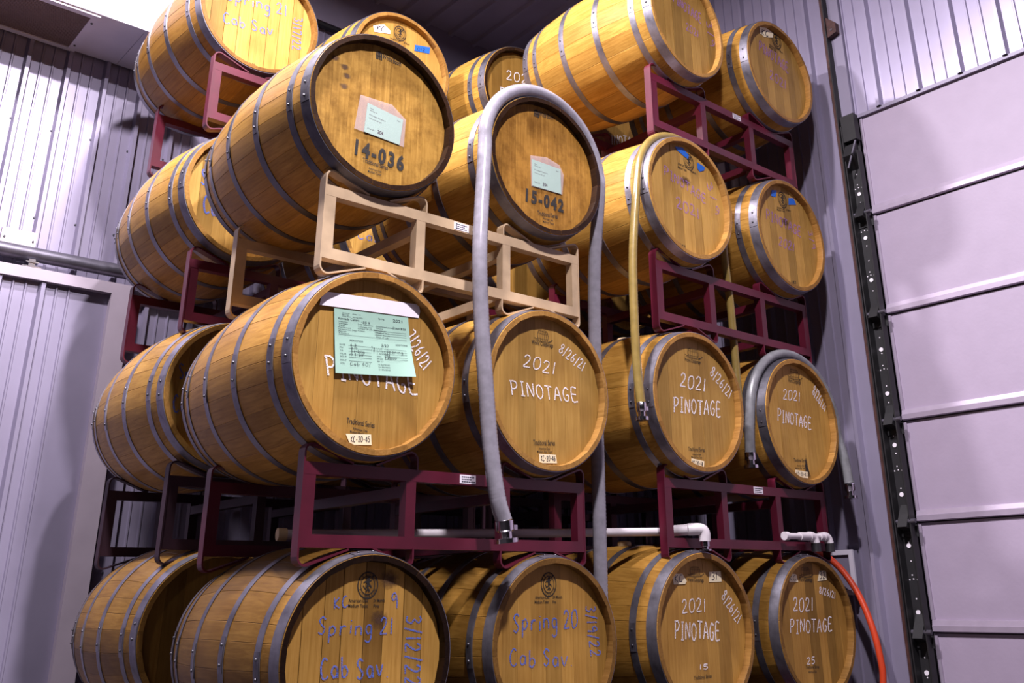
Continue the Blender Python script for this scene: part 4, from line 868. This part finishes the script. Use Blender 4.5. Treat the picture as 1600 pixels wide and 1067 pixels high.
card('A23', [(-0.067, 0.017), (0.092, 0.018), (0.093, -0.095), (-0.066, -0.101)], [(-0.074, 0.032), (0.016, 0.05), (0.087, 0.036), (0.11, -0.002), (0.1, -0.096), (-0.07, -0.104)], 'green card in a clear sleeve above the stencilled 15-042')
fm = thing('paper_form', 'large green handwritten form taped to the barrel head, its lower edge curling forward', 'paper', place('A12') + Vector((0, -0.003, 0)))
SH = [Vector(p) for p in [(-0.157, 0.158), (0.125, 0.175), (0.150, -0.03), (-0.139, -0.052)]]
def fuv(u, v): return SH[3] * (1 - u) * (1 - v) + SH[2] * u * (1 - v) + SH[1] * u * v + SH[0] * (1 - u) * v
def curl(u, v): return -0.001 - 0.013 * (1 - v) ** 2 * (0.35 + 0.65 * u) - 0.012 * max(0, u - .75) * 4 * (1 - v) ** 2
nu, nv = 14, 14; mb = MB()
for side in (0, 0.0006):
    for j in range(nv + 1):
        for i in range(nu + 1):
            p = fuv(i / nu, j / nv); mb.v.append((p.x, curl(i / nu, j / nv) + side, p.y))
for s_ in (0, 1):
    for j in range(nv):
        for i in range(nu):
            a = s_ * (nu + 1) * (nv + 1) + j * (nu + 1) + i; mb.f.append((a, a + 1, a + nu + 2, a + nu + 1))
sh = mb.obj('paper_sheet', M_['paper'], fm, None, 60)
mbp = MB()
for (s_, u, v, w_, h) in FORM:
    vv, ff, wd = PM[s_]; n = len(mbp.v)
    for p in vv:
        uu, v2 = u + p[0] / wd * w_, v + p[1] / CAP * h - .02; q = fuv(uu, v2); mbp.v.append((q.x, curl(uu, v2) - .0008, q.y))
    mbp.f += [tuple(n + i for i in q) for q in ff]
for (u0, u1, v) in [(.17, .46, y_) for y_ in (.44, .395, .35, .30, .255, .20)] + [(.63, .93, y_) for y_ in (.43, .39, .35, .305, .265)] + [(.05, .95, .60), (.52, .95, .685), (.52, .95, .72), (.52, .95, .65)]:
    n = len(mbp.v)
    for (a, b) in ((u0, v - .002), (u1, v - .002), (u1, v + .002), (u0, v + .002)): q = fuv(a, b); mbp.v.append((q.x, curl(a, b) - .0008, q.y))
    mbp.f.append((n, n + 1, n + 2, n + 3))
me = bpy.data.meshes.new('form_print'); me.from_pydata(mbp.v, [], mbp.f); link('form_print', me, M_['pen'], fm)
hand = MB()
for (s_, u, v, w_, h) in (('-20.5', .34, .835, .12, .03), ('4.3', .19, .455, .08, .03), ('3.73', .20, .41, .08, .03), ('5.6-263g', .20, .36, .17, .032), ('15.4-20', .18, .31, .17, .03), ('Cab 40/', .18, .155, .26, .05), ('2/20', .60, .49, .09, .035), ('Sparing', .66, .395, .22, .045), ('20g', .63, .345, .07, .035), ('3.20ppp', .63, .30, .16, .035), ('9g', .46, .445, .05, .03), ('1a', .46, .40, .05, .03), ('Clean 8/26'.replace('C', 'C').replace('l', 'l'), .77, .80, .18, .03)):
    st, wd = strokes(s_, .04, R0)
    for s2 in ribbon([[(a / wd, b) for a, b in q] for q in st], .001, 0) and st:
        pl = []
        for a, b in s2: q = fuv(u + a / wd * w_, v + b * h - .02); pl.append((q.x, q.y, u + a / wd * w_, v))
        r_ = ribbon([[(q[0], q[1]) for q in pl]], .0012, 0); n = len(hand.v)
        hand.v += [(q[0], curl(pl[0][2], pl[0][3] - .0) - .0016, q[2]) for q in r_.v]; hand.f += [tuple(n + i for i in q) for q in r_.f]
me = bpy.data.meshes.new('handwriting'); me.from_pydata(hand.v, [], hand.f); link('handwriting', me, M_['pen'], fm)
MB().prism([(-0.203, 0.206), (0.166, 0.229), (0.172, 0.205), (0.167, 0.181), (-0.21, 0.159)], 'y', -0.0024, -0.0018).obj('adhesive_tape', M_['whitetape'], fm)['label'] = 'wide white tape strip'

# ------------------------------------------------------------------ hoses and pipes
def arc3(cx, cz, r, a0, a1, y0, y1, n):
    return [(cx + r * math.cos(math.radians(a0 + (a1 - a0) * i / n)), y0 + (y1 - y0) * i / n, cz + r * math.sin(math.radians(a0 + (a1 - a0) * i / n))) for i in range(n + 1)]
def hose(name, label, pts, r, m, step=0.007, rib=0.0012):
    t = thing(name, label, 'hose', (pts[0][0], pts[0][1], pts[0][2]))
    p = spline(pts, step); MB().tube(p, r, 14, True, rib).obj('tubing', m, t, -t.location, 60); return t
def fitting(t, p, r, d=(0, 0, -1)):
    p = Vector(p); d = Vector(d); L = -t.location
    f = MB().tube([p - d * .025, p - d * .02, p + d * .01, p + d * .015], [r * .9, r * 1.12, r * 1.12, r * .95], 14).obj('clamp', M_['chrome'], t, L, 40)
    MB().tube([p + d * .015, p + d * .035, p + d * .036, p + d * .05, p + d * .051], [r * .8, r * .8, r * 1.5, r * 1.5, r * .9], 16).obj('coupling', M_['chrome'], t, L, 40)
    MB().box(tuple(p + Vector((r * .9, -.008, -.008))), tuple(p + Vector((r * 1.7, .008, .008)))).obj('clamp_screw', M_['chrome'], t, L)
h = hose('wine_hose', 'long clear grey hose draped over the barrel stencilled 15-042', [(.445, -.055, .40), (.42, -.05, .475), (.395, -.04, .642), (.375, -.035, .859), (.357, -.03, 1.085), (.345, -.03, 1.322), (.375, .0, 1.556)] + arc3(.742, 1.825, .334, 185, -5, .03, .075, 12) + [(1.09, .13, 1.5), (1.112, .165, 1.2), (1.118, .175, .8), (1.115, .175, .4), (1.112, .18, -.1)], .0275, M_['hoseclear'])
fitting(h, (.447, -.056, .385), .0275, Vector((.12, 0, -1)).normalized())
h = hose('wine_hose', 'amber hose draped over the barrel with the two blue tapes and violet 2021', [(1.202, .0, .88), (1.198, .01, 1.024), (1.2, .015, 1.243), (1.215, .02, 1.531), (1.25, .02, 1.80)] + arc3(1.598, 1.898, .324, 170, 5, .025, .06, 11) + [(1.935, .075, 1.7), (1.975, .095, 1.5), (1.985, .1, 1.25), (1.985, .1, 1.0)], .0185, M_['hoseamber'])
fitting(h, (1.202, .0, .87), .0185)
h = hose('wine_hose', 'dark grey hose looped over the barrel at the right end of the second row', [(2.018, .085, .76), (2.02, .08, .85)] + arc3(2.357, .937, .333, 178, -8, .07, .03, 12) + [(2.692, .01, .78), (2.694, .0, .66)], .0235, M_['hosegrey'])
fitting(h, (2.018, .085, .745), .0235); fitting(h, (2.694, .0, .635), .0235)
h = hose('water_hose', 'orange-red hose hanging at the lower right beside the last bottom barrel', [(2.60, .215, .36), (2.70, .20, .335), (2.75, .135, .259), (2.762, .063, .14), (2.755, .008, -.003), (2.75, -.018, -.141), (2.75, -.016, -.242), (2.74, .02, -.45), (2.70, .10, FZ + .03), (2.60, .2, FZ + .022)], .016, M_['hosered'], .02, 0.0)
MB().tube([(2.59, .216, .361), (2.55, .22, .365)], .019, 12).obj('end_cuff', M_['rubber'], h, -h.location)
def pipe(label, segs, loc):
    t = thing('pvc_pipe', label, 'pipe', loc); L = -t.location
    for nm, pts, r, m in segs: MB().tube(pts, r, 16).obj(nm, M_[m], t, L, 40)
    return t
el = spline([(1.515, .062, .412), (1.545, .035, .413), (1.562, .022, .408), (1.567, .018, .392), (1.567, .018, .365)], .006)
pipe('white pipe running over the bottom barrels and turning down into the one labelled 31', [
 ('pipe_run', [(-.06, .50, .378), (1.0, .30, .398), (1.485, .155, .408)], .0165, 'pvc'), ('end_cap', [(-.085, .505, .378), (-.055, .50, .378)], .021, 'bung'),
 ('coupling', spline([(1.47, .16, .408), (1.495, .125, .410), (1.508, .085, .411), (1.52, .06, .412)], .01), .0225, 'pvc'), ('elbow', el, .0245, 'pvc'),
 ('steel_nipple', [(1.567, .018, .366), (1.567, .018, .345), (1.567, .018, .344), (1.567, .018, .330)], [.019, .019, .014, .014], 'chrome'), ('steel_flange', [(1.567, .018, .333), (1.567, .018, .327)], .026, 'chrome')], (0, .5, .36))
def elb(x, z): return spline([(x - .03, .035, z), (x - .006, .035, z), (x + .008, .033, z - .008), (x + .014, .03, z - .03)], .006)
pipe('short white pipe with two down-turned elbows over the barrel labelled 32', [
 ('pipe_run', [(2.175, .035, .400), (2.475, .035, .403)], .0135, 'pvc'), ('end_cap', [(2.150, .035, .400), (2.178, .035, .400)], .019, 'pvc'), ('coupling', [(2.27, .035, .401), (2.36, .035, .402)], .0185, 'pvc'),
 ('elbow', elb(2.375, .402), .0215, 'pvc'), ('elbow', elb(2.49, .403), .0215, 'pvc'), ('coupling', [(2.43, .035, .403), (2.46, .035, .403)], .019, 'pvc'),
 ('rubber_cap', [(2.389, .03, .374), (2.391, .03, .335)], .0225, 'rubber'), ('rubber_cap', [(2.504, .03, .375), (2.506, .03, .335)], .0225, 'rubber')], (2.2, .035, .38))
